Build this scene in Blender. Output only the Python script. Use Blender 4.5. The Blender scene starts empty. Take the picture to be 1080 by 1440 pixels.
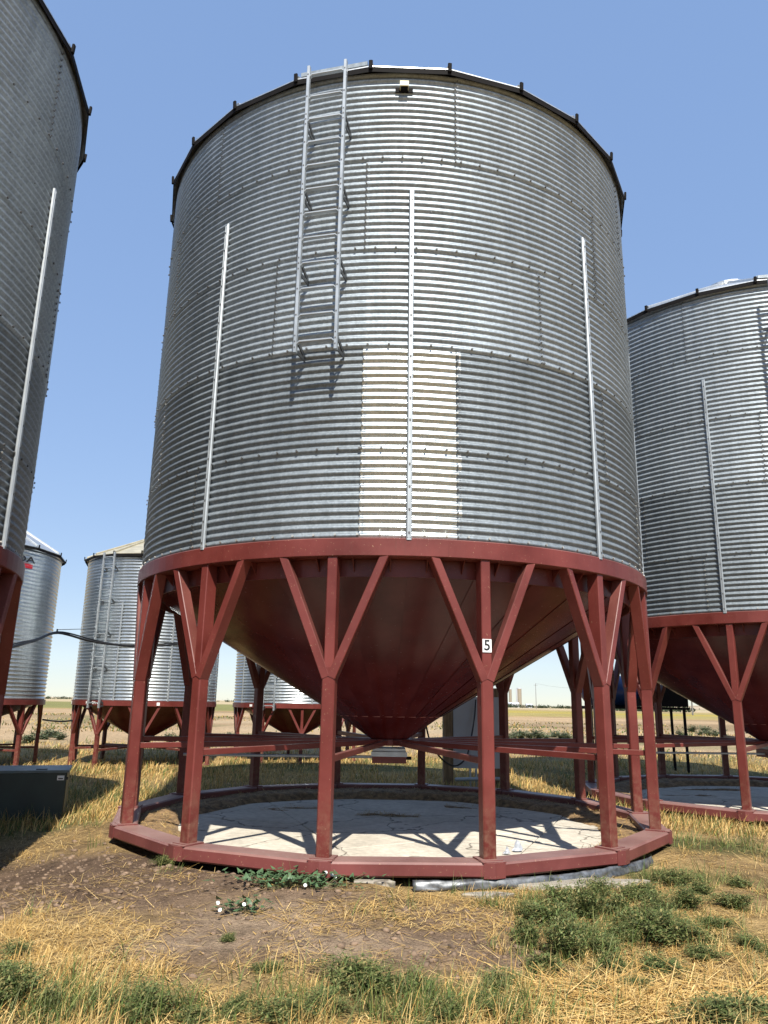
import bpy, math, random
import numpy as np
from mathutils import Matrix, Vector

random.seed(7)
rng = np.random.default_rng(11)
scene = bpy.context.scene
col = scene.collection
rad = math.radians
PI = math.pi

# ------------------------------------------------------------------ camera
F_PIX, PITCH, ROLL, CAM_H = 1061.4, 0.2486, -0.0175, 1.3316
cam = bpy.data.cameras.new('camera')
camo = bpy.data.objects.new('camera', cam)
col.objects.link(camo)
cam.sensor_fit = 'VERTICAL'
cam.sensor_height = 36.0
cam.lens = F_PIX / 1440 * 36.0
cam.clip_start = 0.05
cam.clip_end = 20000
_c, _s = math.cos(PITCH), math.sin(PITCH)
_cr, _sr = math.cos(ROLL), math.sin(ROLL)
_X, _Y, _F = Vector((1, 0, 0)), Vector((0, -_s, _c)), Vector((0, _c, _s))
_right = _X * _cr - _Y * _sr
_up = _X * _sr + _Y * _cr
m = Matrix((_right, _up, -_F)).transposed().to_4x4()
m.translation = (0, 0, CAM_H)
camo.matrix_world = m
scene.camera = camo

# ------------------------------------------------------------------ light
SUN_EL, SUN_AZ = rad(49), rad(171)          # azimuth clockwise from +Y
world = bpy.data.worlds.new('World')
scene.world = world
world.use_nodes = True
wn = world.node_tree.nodes
wn.clear()
sky = wn.new('ShaderNodeTexSky')
sky.sky_type = 'NISHITA'
sky.sun_disc = False
sky.sun_elevation = SUN_EL
sky.sun_rotation = SUN_AZ
sky.altitude = 600
sky.air_density = 1.0
sky.dust_density = 0.0
sky.ozone_density = 2.2
bg = wn.new('ShaderNodeBackground')
bg.inputs[1].default_value = 0.15
wo = wn.new('ShaderNodeOutputWorld')
sgm = wn.new('ShaderNodeGamma')                # camera-like compression of the whole sky
sgm.inputs[1].default_value = 0.33
shs = wn.new('ShaderNodeHueSaturation')
shs.inputs['Saturation'].default_value = 2.0
shs.inputs['Hue'].default_value = 0.516
shs.inputs['Value'].default_value = 1.66
world.node_tree.links.new(sky.outputs[0], sgm.inputs[0])
world.node_tree.links.new(sgm.outputs[0], shs.inputs['Color'])
smx = wn.new('ShaderNodeMix')                  # flat blue mixed into the whole sky colour, countering the yellow horizon
smx.data_type = 'RGBA'
smx.inputs[0].default_value = 0.30
smx.inputs[7].default_value = (0.62, 1.02, 1.75, 1)
world.node_tree.links.new(shs.outputs[0], smx.inputs[6])
world.node_tree.links.new(smx.outputs[2], bg.inputs[0])
world.node_tree.links.new(bg.outputs[0], wo.inputs[0])

sun = bpy.data.lights.new('sun', 'SUN')
sun.energy = 3.6
sun.angle = rad(0.53)
sun.color = (1.0, 0.95, 0.86)
suno = bpy.data.objects.new('sun', sun)
col.objects.link(suno)
_tosun = Vector((math.sin(SUN_AZ) * math.cos(SUN_EL), math.cos(SUN_AZ) * math.cos(SUN_EL), math.sin(SUN_EL)))
suno.rotation_euler = _tosun.to_track_quat('Z', 'Y').to_euler()
suno.location = (0, -20, 40)
scene.view_settings.view_transform = 'Standard'
scene.view_settings.look = 'None'
scene.view_settings.exposure = 1.2
scene.view_settings.gamma = 1.0

# ------------------------------------------------------------------ pixel -> place
def ray(x, y):
    a, b = x - 540.0, 720.0 - y
    xx = _cr * a + _sr * b
    yy = -_sr * a + _cr * b
    return Vector((xx, F_PIX * _c - yy * _s, F_PIX * _s + yy * _c))
def at_z(x, y, z=0.0):
    r = ray(x, y)
    return Vector((0, 0, CAM_H)) + r * ((z - CAM_H) / r.z)
def at_y(x, y, Y):
    r = ray(x, y)
    return Vector((0, 0, CAM_H)) + r * (Y / r.y)

# ------------------------------------------------------------------ helpers
def tag(o, label=None, cat=None, group=None, kind=None):
    if label: o['label'] = label
    if cat: o['category'] = cat
    if group: o['group'] = group
    if kind: o['kind'] = kind
    return o

def empty(name, loc=(0, 0, 0), rz=0.0, parent=None):
    o = bpy.data.objects.new(name, None)
    col.objects.link(o)
    o.empty_display_size = 0.2
    o.location = loc
    o.rotation_euler = (0, 0, rz)
    o.parent = parent
    return o

def link(name, me, parent=None, loc=(0, 0, 0), rz=0.0):
    o = bpy.data.objects.new(name, me)
    col.objects.link(o)
    o.parent = parent
    o.location = loc
    o.rotation_euler = (0, 0, rz)
    return o

def copy_tree(o, parent=None):
    c = o.copy()
    col.objects.link(c)
    c.parent = parent
    for ch in o.children:
        copy_tree(ch, c)
    return c

class MB:
    """collects vertices and faces, several materials allowed"""
    def __init__(s):
        s.v, s.f, s.m, s.sm = [], [], [], []
    def add(s, vs, fs, mi=0, smooth=False):
        n = len(s.v)
        s.v += [tuple(v) for v in vs]
        for f in fs:
            s.f.append(tuple(i + n for i in f))
            s.m.append(mi)
            s.sm.append(smooth)
        return s
    def box(s, c, d, mi=0, M=None):
        x, y, z = (k / 2 for k in d)
        vs = [Vector((a * x, b * y, e * z)) for a in (-1, 1) for b in (-1, 1) for e in (-1, 1)]
        if M is not None: vs = [M @ v for v in vs]
        vs = [v + Vector(c) for v in vs]
        return s.add(vs, [(0, 1, 3, 2), (4, 6, 7, 5), (0, 4, 5, 1), (2, 3, 7, 6), (0, 2, 6, 4), (1, 5, 7, 3)], mi)
    def beam(s, p0, p1, w, d, side, ch=0.008, mi=0, cap=True):
        """tube from p0 to p1; w along 'side', d across; chamfered corners"""
        p0, p1, side = Vector(p0), Vector(p1), Vector(side)
        ax = (p1 - p0).normalized()
        side = (side - ax * side.dot(ax)).normalized()
        oth = ax.cross(side)
        hw, hd = w / 2, d / 2
        prof = [(-hw + ch, -hd), (hw - ch, -hd), (hw, -hd + ch), (hw, hd - ch), (hw - ch, hd), (-hw + ch, hd), (-hw, hd - ch), (-hw, -hd + ch)]
        vs = [p + side * a + oth * b for p in (p0, p1) for a, b in prof]
        fs = [(i, (i + 1) % 8, 8 + (i + 1) % 8, 8 + i) for i in range(8)]
        if cap: fs += [tuple(range(7, -1, -1)), tuple(range(8, 16))]
        return s.add(vs, fs, mi)
    def tube(s, pts, r, n=8, mi=0, smooth=True):
        pts = [Vector(q) for q in pts]
        vs, fs = [], []
        ref = Vector((0.13, 0.21, 0.97))
        for i, q in enumerate(pts):
            t = (pts[min(i + 1, len(pts) - 1)] - pts[max(i - 1, 0)]).normalized()
            a = t.cross(ref)
            if a.length < 1e-3: a = t.cross(Vector((1, 0, 0)))
            a.normalize()
            b = t.cross(a)
            rr = r[i] if isinstance(r, (list, tuple)) else r
            vs += [q + (a * math.cos(2 * PI * k / n) + b * math.sin(2 * PI * k / n)) * rr for k in range(n)]
        for i in range(len(pts) - 1):
            for k in range(n):
                fs.append((i * n + k, i * n + (k + 1) % n, (i + 1) * n + (k + 1) % n, (i + 1) * n + k))
        s.add(vs, fs, mi, smooth)
        return s.add(vs[:n], [tuple(range(n - 1, -1, -1))], mi).add(vs[-n:], [tuple(range(n))], mi)
    def lathe(s, prof, a0=0.0, a1=2 * PI, n=48, mi=0, smooth=True):
        """prof: list of (r, z); angle measured from -Y towards +X"""
        full = abs(a1 - a0 - 2 * PI) < 1e-6
        cnt = n if full else n + 1
        vs = []
        for i in range(cnt):
            a = a0 + (a1 - a0) * i / n
            vs += [(r * math.sin(a), -r * math.cos(a), z) for r, z in prof]
        k = len(prof)
        fs = []
        for i in range(n):
            j = (i + 1) % cnt
            for q in range(k - 1):
                fs.append((i * k + q, j * k + q, j * k + q + 1, i * k + q + 1))
        return s.add(vs, fs, mi, smooth)
    def mesh(s, name, mats):
        me = bpy.data.meshes.new(name)
        me.from_pydata(s.v, [], s.f)
        for q in (mats if isinstance(mats, (list, tuple)) else [mats]):
            me.materials.append(q)
        me.polygons.foreach_set('material_index', s.m)
        me.polygons.foreach_set('use_smooth', s.sm)
        me.update()
        return me
    def build(s, name, mats, parent=None, loc=(0, 0, 0), rz=0.0):
        return link(name, s.mesh(name, mats), parent, loc, rz)

def np_mesh(name, V, loops, sizes, mat, smooth=False, colors=None):
    """fast mesh from numpy arrays"""
    me = bpy.data.meshes.new(name)
    V = np.ascontiguousarray(V, dtype=np.float32)
    me.vertices.add(len(V))
    me.vertices.foreach_set('co', V.ravel())
    me.loops.add(len(loops))
    me.loops.foreach_set('vertex_index', np.ascontiguousarray(loops, dtype=np.int32))
    starts = np.concatenate([[0], np.cumsum(sizes)[:-1]]).astype(np.int32)
    me.polygons.add(len(sizes))
    me.polygons.foreach_set('loop_start', starts)
    if smooth:
        me.polygons.foreach_set('use_smooth', np.ones(len(sizes), dtype=bool))
    me.materials.append(mat)
    if colors is not None:
        at = me.color_attributes.new('Col', 'FLOAT_COLOR', 'POINT')
        c4 = np.ones((len(V), 4), dtype=np.float32)
        c4[:, :3] = colors
        at.data.foreach_set('color', c4.ravel())
    me.update()
    me.validate()
    return me

# value noise for shaping the ground
_tab = rng.random((256, 256))
def vnoise(x, y):
    x, y = np.asarray(x, float), np.asarray(y, float)
    xi, yi = np.floor(x).astype(int), np.floor(y).astype(int)
    fx, fy = x - xi, y - yi
    fx, fy = fx * fx * (3 - 2 * fx), fy * fy * (3 - 2 * fy)
    g = lambda a, b: _tab[a % 256, b % 256]
    return (g(xi, yi) * (1 - fx) + g(xi + 1, yi) * fx) * (1 - fy) + (g(xi, yi + 1) * (1 - fx) + g(xi + 1, yi + 1) * fx) * fy
def fbm(x, y, o=4):
    t, a, n = 0.0, 0.5, 0.0
    for i in range(o):
        t = t + a * vnoise(x * 2 ** i + 17.3 * i, y * 2 ** i + 5.1 * i)
        n += a
        a *= 0.5
    return t / n
def smooth01(t):
    t = np.clip(t, 0, 1)
    return t * t * (3 - 2 * t)

# ------------------------------------------------------------------ materials
def new_mat(name):
    mt = bpy.data.materials.new(name)
    mt.use_nodes = True
    nt = mt.node_tree
    return mt, nt, nt.nodes['Principled BSDF']
def nd(nt, kind, **kw):
    n = nt.nodes.new(kind)
    for k, v in kw.items():
        if k in n.inputs: n.inputs[k].default_value = v
        else: setattr(n, k, v)
    return n
def ramp(nt, fac, stops):
    r = nt.nodes.new('ShaderNodeValToRGB')
    e = r.color_ramp.elements
    while len(e) < len(stops): e.new(0.5)
    for q, (p_, c_) in zip(e, stops):
        q.position = p_
        q.color = (*c_, 1) if len(c_) == 3 else c_
    nt.links.new(fac, r.inputs[0])
    return r.outputs[0]
def mix(nt, fac, a, b, mode='MIX'):
    n = nt.nodes.new('ShaderNodeMix')
    n.data_type = 'RGBA'
    n.blend_type = mode
    for s_, v in ((n.inputs[0], fac), (n.inputs[6], a), (n.inputs[7], b)):
        if isinstance(v, bpy.types.NodeSocket): nt.links.new(v, s_)
        elif isinstance(v, (int, float)): s_.default_value = v
        else: s_.default_value = (*v, 1)
    return n.outputs[2]
def math_(nt, op, a, b=0.0):
    n = nt.nodes.new('ShaderNodeMath')
    n.operation = op
    for s_, v in ((n.inputs[0], a), (n.inputs[1], b)):
        if isinstance(v, bpy.types.NodeSocket): nt.links.new(v, s_)
        else: s_.default_value = v
    return n.outputs[0]
def coords(nt, scale=(1, 1, 1), rnd=True):
    tc = nt.nodes.new('ShaderNodeTexCoord')
    mp = nt.nodes.new('ShaderNodeMapping')
    mp.inputs['Scale'].default_value = scale
    if rnd:
        oi = nt.nodes.new('ShaderNodeObjectInfo')
        va = nt.nodes.new('ShaderNodeVectorMath')
        va.operation = 'SCALE'
        cb = nt.nodes.new('ShaderNodeCombineXYZ')
        for k in range(3): nt.links.new(oi.outputs['Random'], cb.inputs[k])
        nt.links.new(cb.outputs[0], va.inputs[0])
        va.inputs['Scale'].default_value = 37.0
        ad = nt.nodes.new('ShaderNodeVectorMath')
        nt.links.new(tc.outputs['Object'], ad.inputs[0])
        nt.links.new(va.outputs[0], ad.inputs[1])
        nt.links.new(ad.outputs[0], mp.inputs['Vector'])
    else:
        nt.links.new(tc.outputs['Object'], mp.inputs['Vector'])
    return mp.outputs[0]
def noise(nt, vec, scale, detail=3.0, rough=0.55):
    n = nd(nt, 'ShaderNodeTexNoise', Scale=scale, Detail=detail, Roughness=rough)
    nt.links.new(vec, n.inputs['Vector'])
    return n.outputs[0]
def bump(nt, bs, h, strength, dist=0.01):
    b = nd(nt, 'ShaderNodeBump', Strength=strength, Distance=dist)
    nt.links.new(h, b.inputs['Height'])
    nt.links.new(b.outputs[0], bs.inputs['Normal'])

def galvanized(name, lo, hi, rough, metal, tint=0.10):
    mt, nt, bs = new_mat(name)
    v1 = coords(nt, (1, 1, 1))
    n1 = noise(nt, v1, 1.7, 4)
    v2 = coords(nt, (9, 9, 0.5))
    n2 = noise(nt, v2, 1.6, 3)                        # vertical weathering streaks
    vo = nd(nt, 'ShaderNodeTexVoronoi', Scale=55.0)
    nt.links.new(v1, vo.inputs['Vector'])
    sep = nt.nodes.new('ShaderNodeSeparateColor')
    nt.links.new(vo.outputs['Color'], sep.inputs[0])
    k = math_(nt, 'ADD', math_(nt, 'MULTIPLY', n1, 0.45), math_(nt, 'MULTIPLY', n2, 0.55))
    c = ramp(nt, k, [(0.32, lo), (0.66, hi)])
    c = mix(nt, 0.16, c, sep.outputs[0], 'OVERLAY')
    oi = nt.nodes.new('ShaderNodeObjectInfo')
    c = mix(nt, tint, c, mix(nt, oi.outputs['Random'], (0.25, 0.25, 0.25), (0.75, 0.75, 0.75)), 'OVERLAY')
    nt.links.new(c, bs.inputs['Base Color'])
    bs.inputs['Metallic'].default_value = metal
    r = math_(nt, 'ADD', math_(nt, 'MULTIPLY', n1, 0.12), rough - 0.06)
    nt.links.new(r, bs.inputs['Roughness'])
    bump(nt, bs, n1, 0.12, 0.01)
    return mt

def paint(name, base, rough=0.42, dust=0.0, fade=0.25, chips=0.0, mud=0.0):
    mt, nt, bs = new_mat(name)
    v = coords(nt)
    n1 = noise(nt, v, 2.2, 5)
    n2 = noise(nt, v, 30.0, 3)
    lo = tuple(c * (1 - fade) for c in base)
    hi = tuple(min(1, c * (1 + fade) + 0.01) for c in base)
    c = ramp(nt, n1, [(0.3, lo), (0.7, hi)])
    if dust > 0:
        ge = nt.nodes.new('ShaderNodeNewGeometry')
        sx = nt.nodes.new('ShaderNodeSeparateXYZ')
        nt.links.new(ge.outputs['Normal'], sx.inputs[0])
        upf = math_(nt, 'MULTIPLY', math_(nt, 'MAXIMUM', sx.outputs[2], 0.0), dust)
        d = math_(nt, 'MULTIPLY', upf, ramp(nt, n1, [(0.25, (0.5,) * 3), (0.7, (1.3,) * 3)]))
        c = mix(nt, d, c, (0.34, 0.25, 0.21))
    if mud > 0:                                   # splashed soil and rust streaks low on the legs
        tc = nt.nodes.new('ShaderNodeTexCoord')
        sz_ = nt.nodes.new('ShaderNodeSeparateXYZ')
        nt.links.new(tc.outputs['Object'], sz_.inputs[0])
        lowz = ramp(nt, math_(nt, 'MULTIPLY', sz_.outputs[2], 1.0), [(0.18, (1, 1, 1)), (0.75, (0, 0, 0))])
        nm = ramp(nt, noise(nt, v, 16.0, 5, 0.7), [(0.42, (0, 0, 0)), (0.66, (1, 1, 1))])
        c = mix(nt, math_(nt, 'MULTIPLY', math_(nt, 'MULTIPLY', lowz, nm), mud), c, (0.27, 0.185, 0.12))
        vs_ = coords(nt, (22, 22, .9))
        rs_ = ramp(nt, noise(nt, vs_, 2.0, 4, 0.6), [(0.60, (0, 0, 0)), (0.76, (1, 1, 1))])
        c = mix(nt, math_(nt, 'MULTIPLY', rs_, .45), c, (0.075, 0.022, 0.014))
    if chips > 0:
        vo = noise(nt, v, 75.0, 2)
        k = ramp(nt, vo, [(0.70, (0, 0, 0)), (0.74, (1, 1, 1))])
        c = mix(nt, math_(nt, 'MULTIPLY', k, chips), c, (0.45, 0.30, 0.18))
    nt.links.new(c, bs.inputs['Base Color'])
    r = math_(nt, 'ADD', math_(nt, 'MULTIPLY', n2, 0.15), rough - 0.07)
    nt.links.new(r, bs.inputs['Roughness'])
    bump(nt, bs, n2, 0.06, 0.003)
    return mt

def plain(name, c, rough=0.6, metal=0.0, var=0.2, scale=6.0):
    mt, nt, bs = new_mat(name)
    n1 = noise(nt, coords(nt), scale, 4)
    nt.links.new(ramp(nt, n1, [(0.3, tuple(k * (1 - var) for k in c)), (0.7, tuple(min(1, k * (1 + var)) for k in c))]), bs.inputs['Base Color'])
    bs.inputs['Roughness'].default_value = rough
    bs.inputs['Metallic'].default_value = metal
    return mt

RED = (0.118, 0.0195, 0.0145)
M_GALV_LOW = galvanized('galvanized_dull', (0.146, 0.170, 0.190), (0.224, 0.256, 0.282), 0.52, 0.40)
M_GALV = galvanized('galvanized_weathered', (0.232, 0.266, 0.294), (0.338, 0.380, 0.414), 0.49, 0.46)
M_GALV_NEW = galvanized('galvanized_bright', (0.48, 0.525, 0.55), (0.60, 0.645, 0.67), 0.33, 0.80, 0.03)
M_GALV_SHINY = galvanized('galvanized_shiny', (0.46, 0.50, 0.53), (0.62, 0.66, 0.68), 0.33, 0.9)
M_LADDER = plain('galvanized_rail', (0.36, 0.385, 0.40), 0.45, 0.6, 0.15)
M_BRACKET = plain('shade_toned_bracket_steel', (0.07, 0.075, 0.08), 0.5, 0.5)  # galvanized ladder brackets toned dark, their shade is put into the colour
M_BOLT = plain('bolt_head', (0.10, 0.10, 0.10), 0.6, 0.4)
M_BOLT_LIGHT = plain('zinc_bolt_head', (0.55, 0.53, 0.47), 0.4, 0.7)
M_RED = paint('red_oxide_paint', RED, 0.42, fade=0.25, dust=0.25, chips=0.5, mud=0.38)
M_RED.node_tree.nodes['Principled BSDF'].inputs['Specular IOR Level'].default_value = 0.35
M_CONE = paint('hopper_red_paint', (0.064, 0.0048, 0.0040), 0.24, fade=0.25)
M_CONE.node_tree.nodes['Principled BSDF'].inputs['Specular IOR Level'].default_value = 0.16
M_SKID = paint('skid_red_paint', (0.135, 0.030, 0.026), 0.48, dust=0.42, chips=0.75)
M_WELD = plain('weld_bead', (0.30, 0.10, 0.08), 0.5)
M_ROOF = galvanized('roof_steel', (0.46, 0.47, 0.47), (0.62, 0.63, 0.62), 0.42, 0.85)
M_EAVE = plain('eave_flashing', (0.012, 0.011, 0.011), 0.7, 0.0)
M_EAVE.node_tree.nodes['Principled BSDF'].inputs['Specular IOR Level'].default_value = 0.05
M_BLACK = plain('black_rubber', (0.012, 0.012, 0.013), 0.5)
M_WHITE = plain('white_vinyl', (0.75, 0.75, 0.73), 0.5, 0, 0.05)
M_INK = plain('black_ink', (0.015, 0.015, 0.016), 0.5)
M_BEIGE = plain('beige_plastic', (0.55, 0.50, 0.30), 0.5)
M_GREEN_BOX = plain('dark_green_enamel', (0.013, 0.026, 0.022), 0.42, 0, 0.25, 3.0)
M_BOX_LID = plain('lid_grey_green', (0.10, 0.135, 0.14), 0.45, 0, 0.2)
M_BLUE = plain('blue_tank_paint', (0.012, 0.045, 0.16), 0.3)
M_BOARD = plain('grey_backboard', (0.33, 0.35, 0.38), 0.5, 0.1, 0.08, 2.0)
M_CONDUIT = plain('grey_conduit', (0.36, 0.38, 0.38), 0.5, 0.3)
M_SILO = plain('silo_concrete', (0.26, 0.22, 0.165), 0.8)
M_POLE_FAR = plain('weathered_pole', (0.16, 0.15, 0.14), 0.9)
M_SHED = plain('shed_steel', (0.45, 0.46, 0.48), 0.6)

def wood():
    mt, nt, bs = new_mat('weathered_post_wood')
    v = coords(nt, (14, 14, 1.2))
    n1 = noise(nt, v, 2.5, 6, 0.65)
    nt.links.new(ramp(nt, n1, [(0.25, (0.07, 0.045, 0.025)), (0.55, (0.21, 0.14, 0.075)), (0.8, (0.32, 0.235, 0.14))]), bs.inputs['Base Color'])
    bs.inputs['Roughness'].default_value = 0.85
    bump(nt, bs, n1, 0.6, 0.01)
    return mt
M_WOOD = wood()

def concrete(name, lo, hi):
    mt, nt, bs = new_mat(name)
    v = coords(nt, rnd=False)
    n1 = noise(nt, v, 1.1, 6, 0.6)
    n2 = noise(nt, v, 14.0, 5, 0.7)
    c = ramp(nt, n1, [(0.3, lo), (0.62, hi)])
    stain = ramp(nt, noise(nt, v, 0.55, 5, 0.7), [(0.58, (0, 0, 0)), (0.74, (1, 1, 1))])
    c = mix(nt, math_(nt, 'MULTIPLY', stain, 0.5), c, (0.21, 0.165, 0.11))
    dv = nt.nodes.new('ShaderNodeVectorMath')
    nz_ = nd(nt, 'ShaderNodeTexNoise', Scale=2.5, Detail=4.0)
    nt.links.new(v, nz_.inputs['Vector'])
    dv.operation = 'MULTIPLY_ADD'
    nt.links.new(nz_.outputs['Color'], dv.inputs[0])
    dv.inputs[1].default_value = (.5, .5, .5)
    nt.links.new(v, dv.inputs[2])
    vr = nd(nt, 'ShaderNodeTexVoronoi', Scale=0.75, feature='DISTANCE_TO_EDGE')
    nt.links.new(dv.outputs[0], vr.inputs['Vector'])
    crk = ramp(nt, vr.outputs[0], [(0.004, (1, 1, 1)), (0.010, (0, 0, 0))])
    c = mix(nt, math_(nt, 'MULTIPLY', crk, .75), c, (0.07, 0.055, 0.04))
    c = mix(nt, 0.45, c, ramp(nt, n2, [(0.35, (0.3,) * 3), (0.7, (0.7,) * 3)]), 'OVERLAY')
    nt.links.new(c, bs.inputs['Base Color'])
    bs.inputs['Roughness'].default_value = 0.85
    bump(nt, bs, n2, 0.35, 0.008)
    return mt
M_CONC = concrete('bare_concrete', (0.42, 0.375, 0.30), (0.58, 0.535, 0.445))

def blades_mat(name, transl=0.25, rough=0.6):
    mt, nt, bs = new_mat(name)
    at = nd(nt, 'ShaderNodeVertexColor', layer_name='Col')
    nt.links.new(at.outputs[0], bs.inputs['Base Color'])
    bs.inputs['Roughness'].default_value = rough
    bs.inputs['Specular IOR Level'].default_value = 0.25
    tr = nt.nodes.new('ShaderNodeBsdfTranslucent')
    nt.links.new(at.outputs[0], tr.inputs[0])
    mx = nd(nt, 'ShaderNodeMixShader')
    mx.inputs[0].default_value = transl
    nt.links.new(bs.outputs[0], mx.inputs[1])
    nt.links.new(tr.outputs[0], mx.inputs[2])
    nt.links.new(mx.outputs[0], nt.nodes['Material Output'].inputs[0])
    return mt
M_BLADE = blades_mat('grass_blades')
M_STRAW = blades_mat('straw_stalks', 0.12, 0.55)

def ground_mat():
    mt, nt, bs = new_mat('field_ground')
    v = coords(nt, rnd=False)
    at = nd(nt, 'ShaderNodeVertexColor', layer_name='Col')
    n1 = noise(nt, v, 6.0, 6, 0.7)
    n2 = noise(nt, v, 0.11, 6, 0.65)
    n3 = noise(nt, v, 60.0, 4, 0.7)
    c = mix(nt, 0.75, at.outputs[0], ramp(nt, n1, [(0.3, (0.22,) * 3), (0.7, (0.78,) * 3)]), 'OVERLAY')
    c = mix(nt, 0.55, c, ramp(nt, n3, [(0.3, (0.2,) * 3), (0.72, (0.8,) * 3)]), 'OVERLAY')
    c = mix(nt, 0.30, c, ramp(nt, n2, [(0.35, (0.3,) * 3), (0.65, (0.7,) * 3)]), 'OVERLAY')
    nt.links.new(c, bs.inputs['Base Color'])
    bs.inputs['Roughness'].default_value = 0.95
    bs.inputs['Specular IOR Level'].default_value = 0.1
    bump(nt, bs, math_(nt, 'ADD', n1, math_(nt, 'MULTIPLY', n3, 0.6)), 1.0, 0.05)
    return mt
M_GROUND = ground_mat()
M_DIRT = plain('dry_soil', (0.17, 0.115, 0.075), 0.95, 0, 0.6, 18.0)
M_CHAFF = plain('chaff_litter', (0.20, 0.125, 0.058), 0.95, 0, 0.55, 14.0)

# ------------------------------------------------------------------ ground
MAIN = (0.104, 8.951)
RIGHT = (6.177, 12.334)
LEFT = (-5.90, 5.65)

def gpx(px, py, r, e=1.0):
    q = at_z(px, py)
    return (q.x, q.y, r, r * e)
# bare earth, dark clods, sandy path: (pixel centre, radius x, radius y in metres)
BARE = [gpx(170, 1250, 1.6, .55), gpx(360, 1310, .95, .9), gpx(560, 1330, .8, .6), gpx(60, 1220, 1.2, .45), gpx(250, 1215, 1.0, .4), gpx(640, 1290, .45, .9), gpx(440, 1270, .6, .5), gpx(700, 1350, .4, .6)]
SAND = [gpx(370, 1300, .55, .7), gpx(480, 1330, .55, .5), gpx(250, 1330, .5, .4)]
CLOD = [gpx(140, 1225, 1.7, .5), gpx(420, 1255, .5, .3), gpx(60, 1260, .8, .5)]
GREEN = [gpx(860, 1300, .55, .8), gpx(950, 1235, .55, .5), gpx(940, 1310, .5, .6), gpx(800, 1340, .4, .5), gpx(60, 1425, .6, .4), gpx(250, 1430, .6, .3), gpx(540, 1400, .35, .3), gpx(620, 1430, .5, .3),
         gpx(60, 1160, .7, .8), gpx(140, 1120, 1.2, 1.4), gpx(400, 1085, 2.2, 1.2), gpx(620, 1083, 2.4, 1.2), gpx(760, 1095, 1.6, 1.2), gpx(1040, 1080, 3, 1.5), gpx(400, 1255, .3, .3), gpx(225, 1235, .30, .15), gpx(490, 1262, .25, .15), gpx(760, 1275, .5, .4), gpx(880, 1230, .5, .4), gpx(1000, 1200, .6, .7), gpx(700, 1425, .5, .25), gpx(400, 1425, .5, .2)]
def blob(x, y, L):
    t = np.zeros_like(np.asarray(x, float))
    for cx, cy, a, b in L:
        d = np.sqrt(((x - cx) / a) ** 2 + ((y - cy) / b) ** 2)
        t = np.maximum(t, smooth01(1.35 - d + 0.7 * (fbm(x * 2.1 + cx, y * 2.1, 3) - .5)))
    return t
def pad(x, y):
    t = np.zeros_like(np.asarray(x, float))
    for cx, cy in (MAIN, RIGHT, LEFT):
        t = np.maximum(t, smooth01((4.1 - np.hypot(x - cx, y - cy)) / 0.9))
    return t
def height(x, y):
    h = 0.10 * (fbm(x * .35, y * .35, 3) - .5)
    near = smooth01((14 - y) / 5) * smooth01((7 - np.abs(x)) / 2)
    h = h + near * (0.035 * (fbm(x * 2.2, y * 2.2, 3) - .5))
    cl = blob(x, y, CLOD)
    h = h + cl * 0.10 * (np.abs(fbm(x * 12, y * 12, 3) - .5) * 2 - .25)
    h = h + blob(x, y, BARE) * 0.03 * (fbm(x * 13, y * 13, 2) - .5)
    pd = pad(x, y)
    dm, dr, dl = np.hypot(x - MAIN[0], y - MAIN[1]), np.hypot(x - RIGHT[0], y - RIGHT[1]), np.hypot(x - LEFT[0], y - LEFT[1])
    am = np.degrees(np.arctan2(x - MAIN[0], MAIN[1] - y))
    gap = smooth01((am + 4) / 8) * smooth01((58 - am) / 10)
    lm = .012 + smooth01((dm - 2.75) / .25) * (.058 * (1 - gap) - .006 * gap)
    wm, wr_, wl = 1 / (dm + .01) ** 6, 1 / (dr + .01) ** 6, 1 / (dl + .01) ** 6
    lvl = (wm * lm - wr_ * .06 - wl * .148) / (wm + wr_ + wl)
    h = h * (1 - pd) + pd * lvl
    far = np.hypot(x, y)
    h = h + smooth01((far - 40) / 400) * 3.0 * (fbm(x / 260., y / 260., 2) - .55) * smooth01(far / 900)
    return h

def axis(lo, hi, step, far, g=1.13):
    a = list(np.arange(lo, hi, step))
    s, q = step, hi
    while q < far:
        a.append(q); s *= g; q += s
    s, q = step, lo
    while q > -far:
        s *= g; q -= s
        a.insert(0, q)
    return np.array(a)
gx = axis(-4.2, 4.2, 0.035, 6000, 1.16)
gy = axis(3.2, 9.0, 0.035, 9000, 1.12)
gy = gy[gy > -60]
GX, GY = np.meshgrid(gx, gy)
GZ = height(GX, GY)
# colour of the earth, crops and stubble
def lerp(a, b, t): return a + (np.asarray(b) - a) * t[..., None]
nz = fbm(GX * .5, GY * .5, 4)
C = np.zeros(GX.shape + (3,)) + np.array((0.25, 0.170, 0.082))
C = lerp(C, (0.38, 0.26, 0.115), smooth01((fbm(GX * 1.3, GY * 1.3, 3) - .42) * 5))
C = lerp(C, (0.075, 0.085, 0.030), 0.75 * blob(GX, GY, GREEN))
C = lerp(C, (0.225, 0.155, 0.102), blob(GX, GY, BARE))
C = lerp(C, (0.35, 0.255, 0.17), 0.9 * blob(GX, GY, SAND))
C = lerp(C, (0.135, 0.090, 0.060), 0.9 * blob(GX, GY, CLOD))
dist = GY + 0.02 * GX + 3 * (fbm(GX * .06, GY * .06, 3) - .5)
def band(a, b, w): return smooth01((dist - a) / w) * (1 - smooth01((dist - b) / w))
C = lerp(C, (0.34, 0.225, 0.085), 0.8 * band(12.5, 20, 1.5))
C = lerp(C, (0.10, 0.105, 0.038), 0.8 * band(13, 19, 2.0) * smooth01((fbm(GX * .45, GY * .9, 3) - .44) * 7))
C = lerp(C, (0.39, 0.275, 0.16), band(20.5, 100, 3) )
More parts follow.
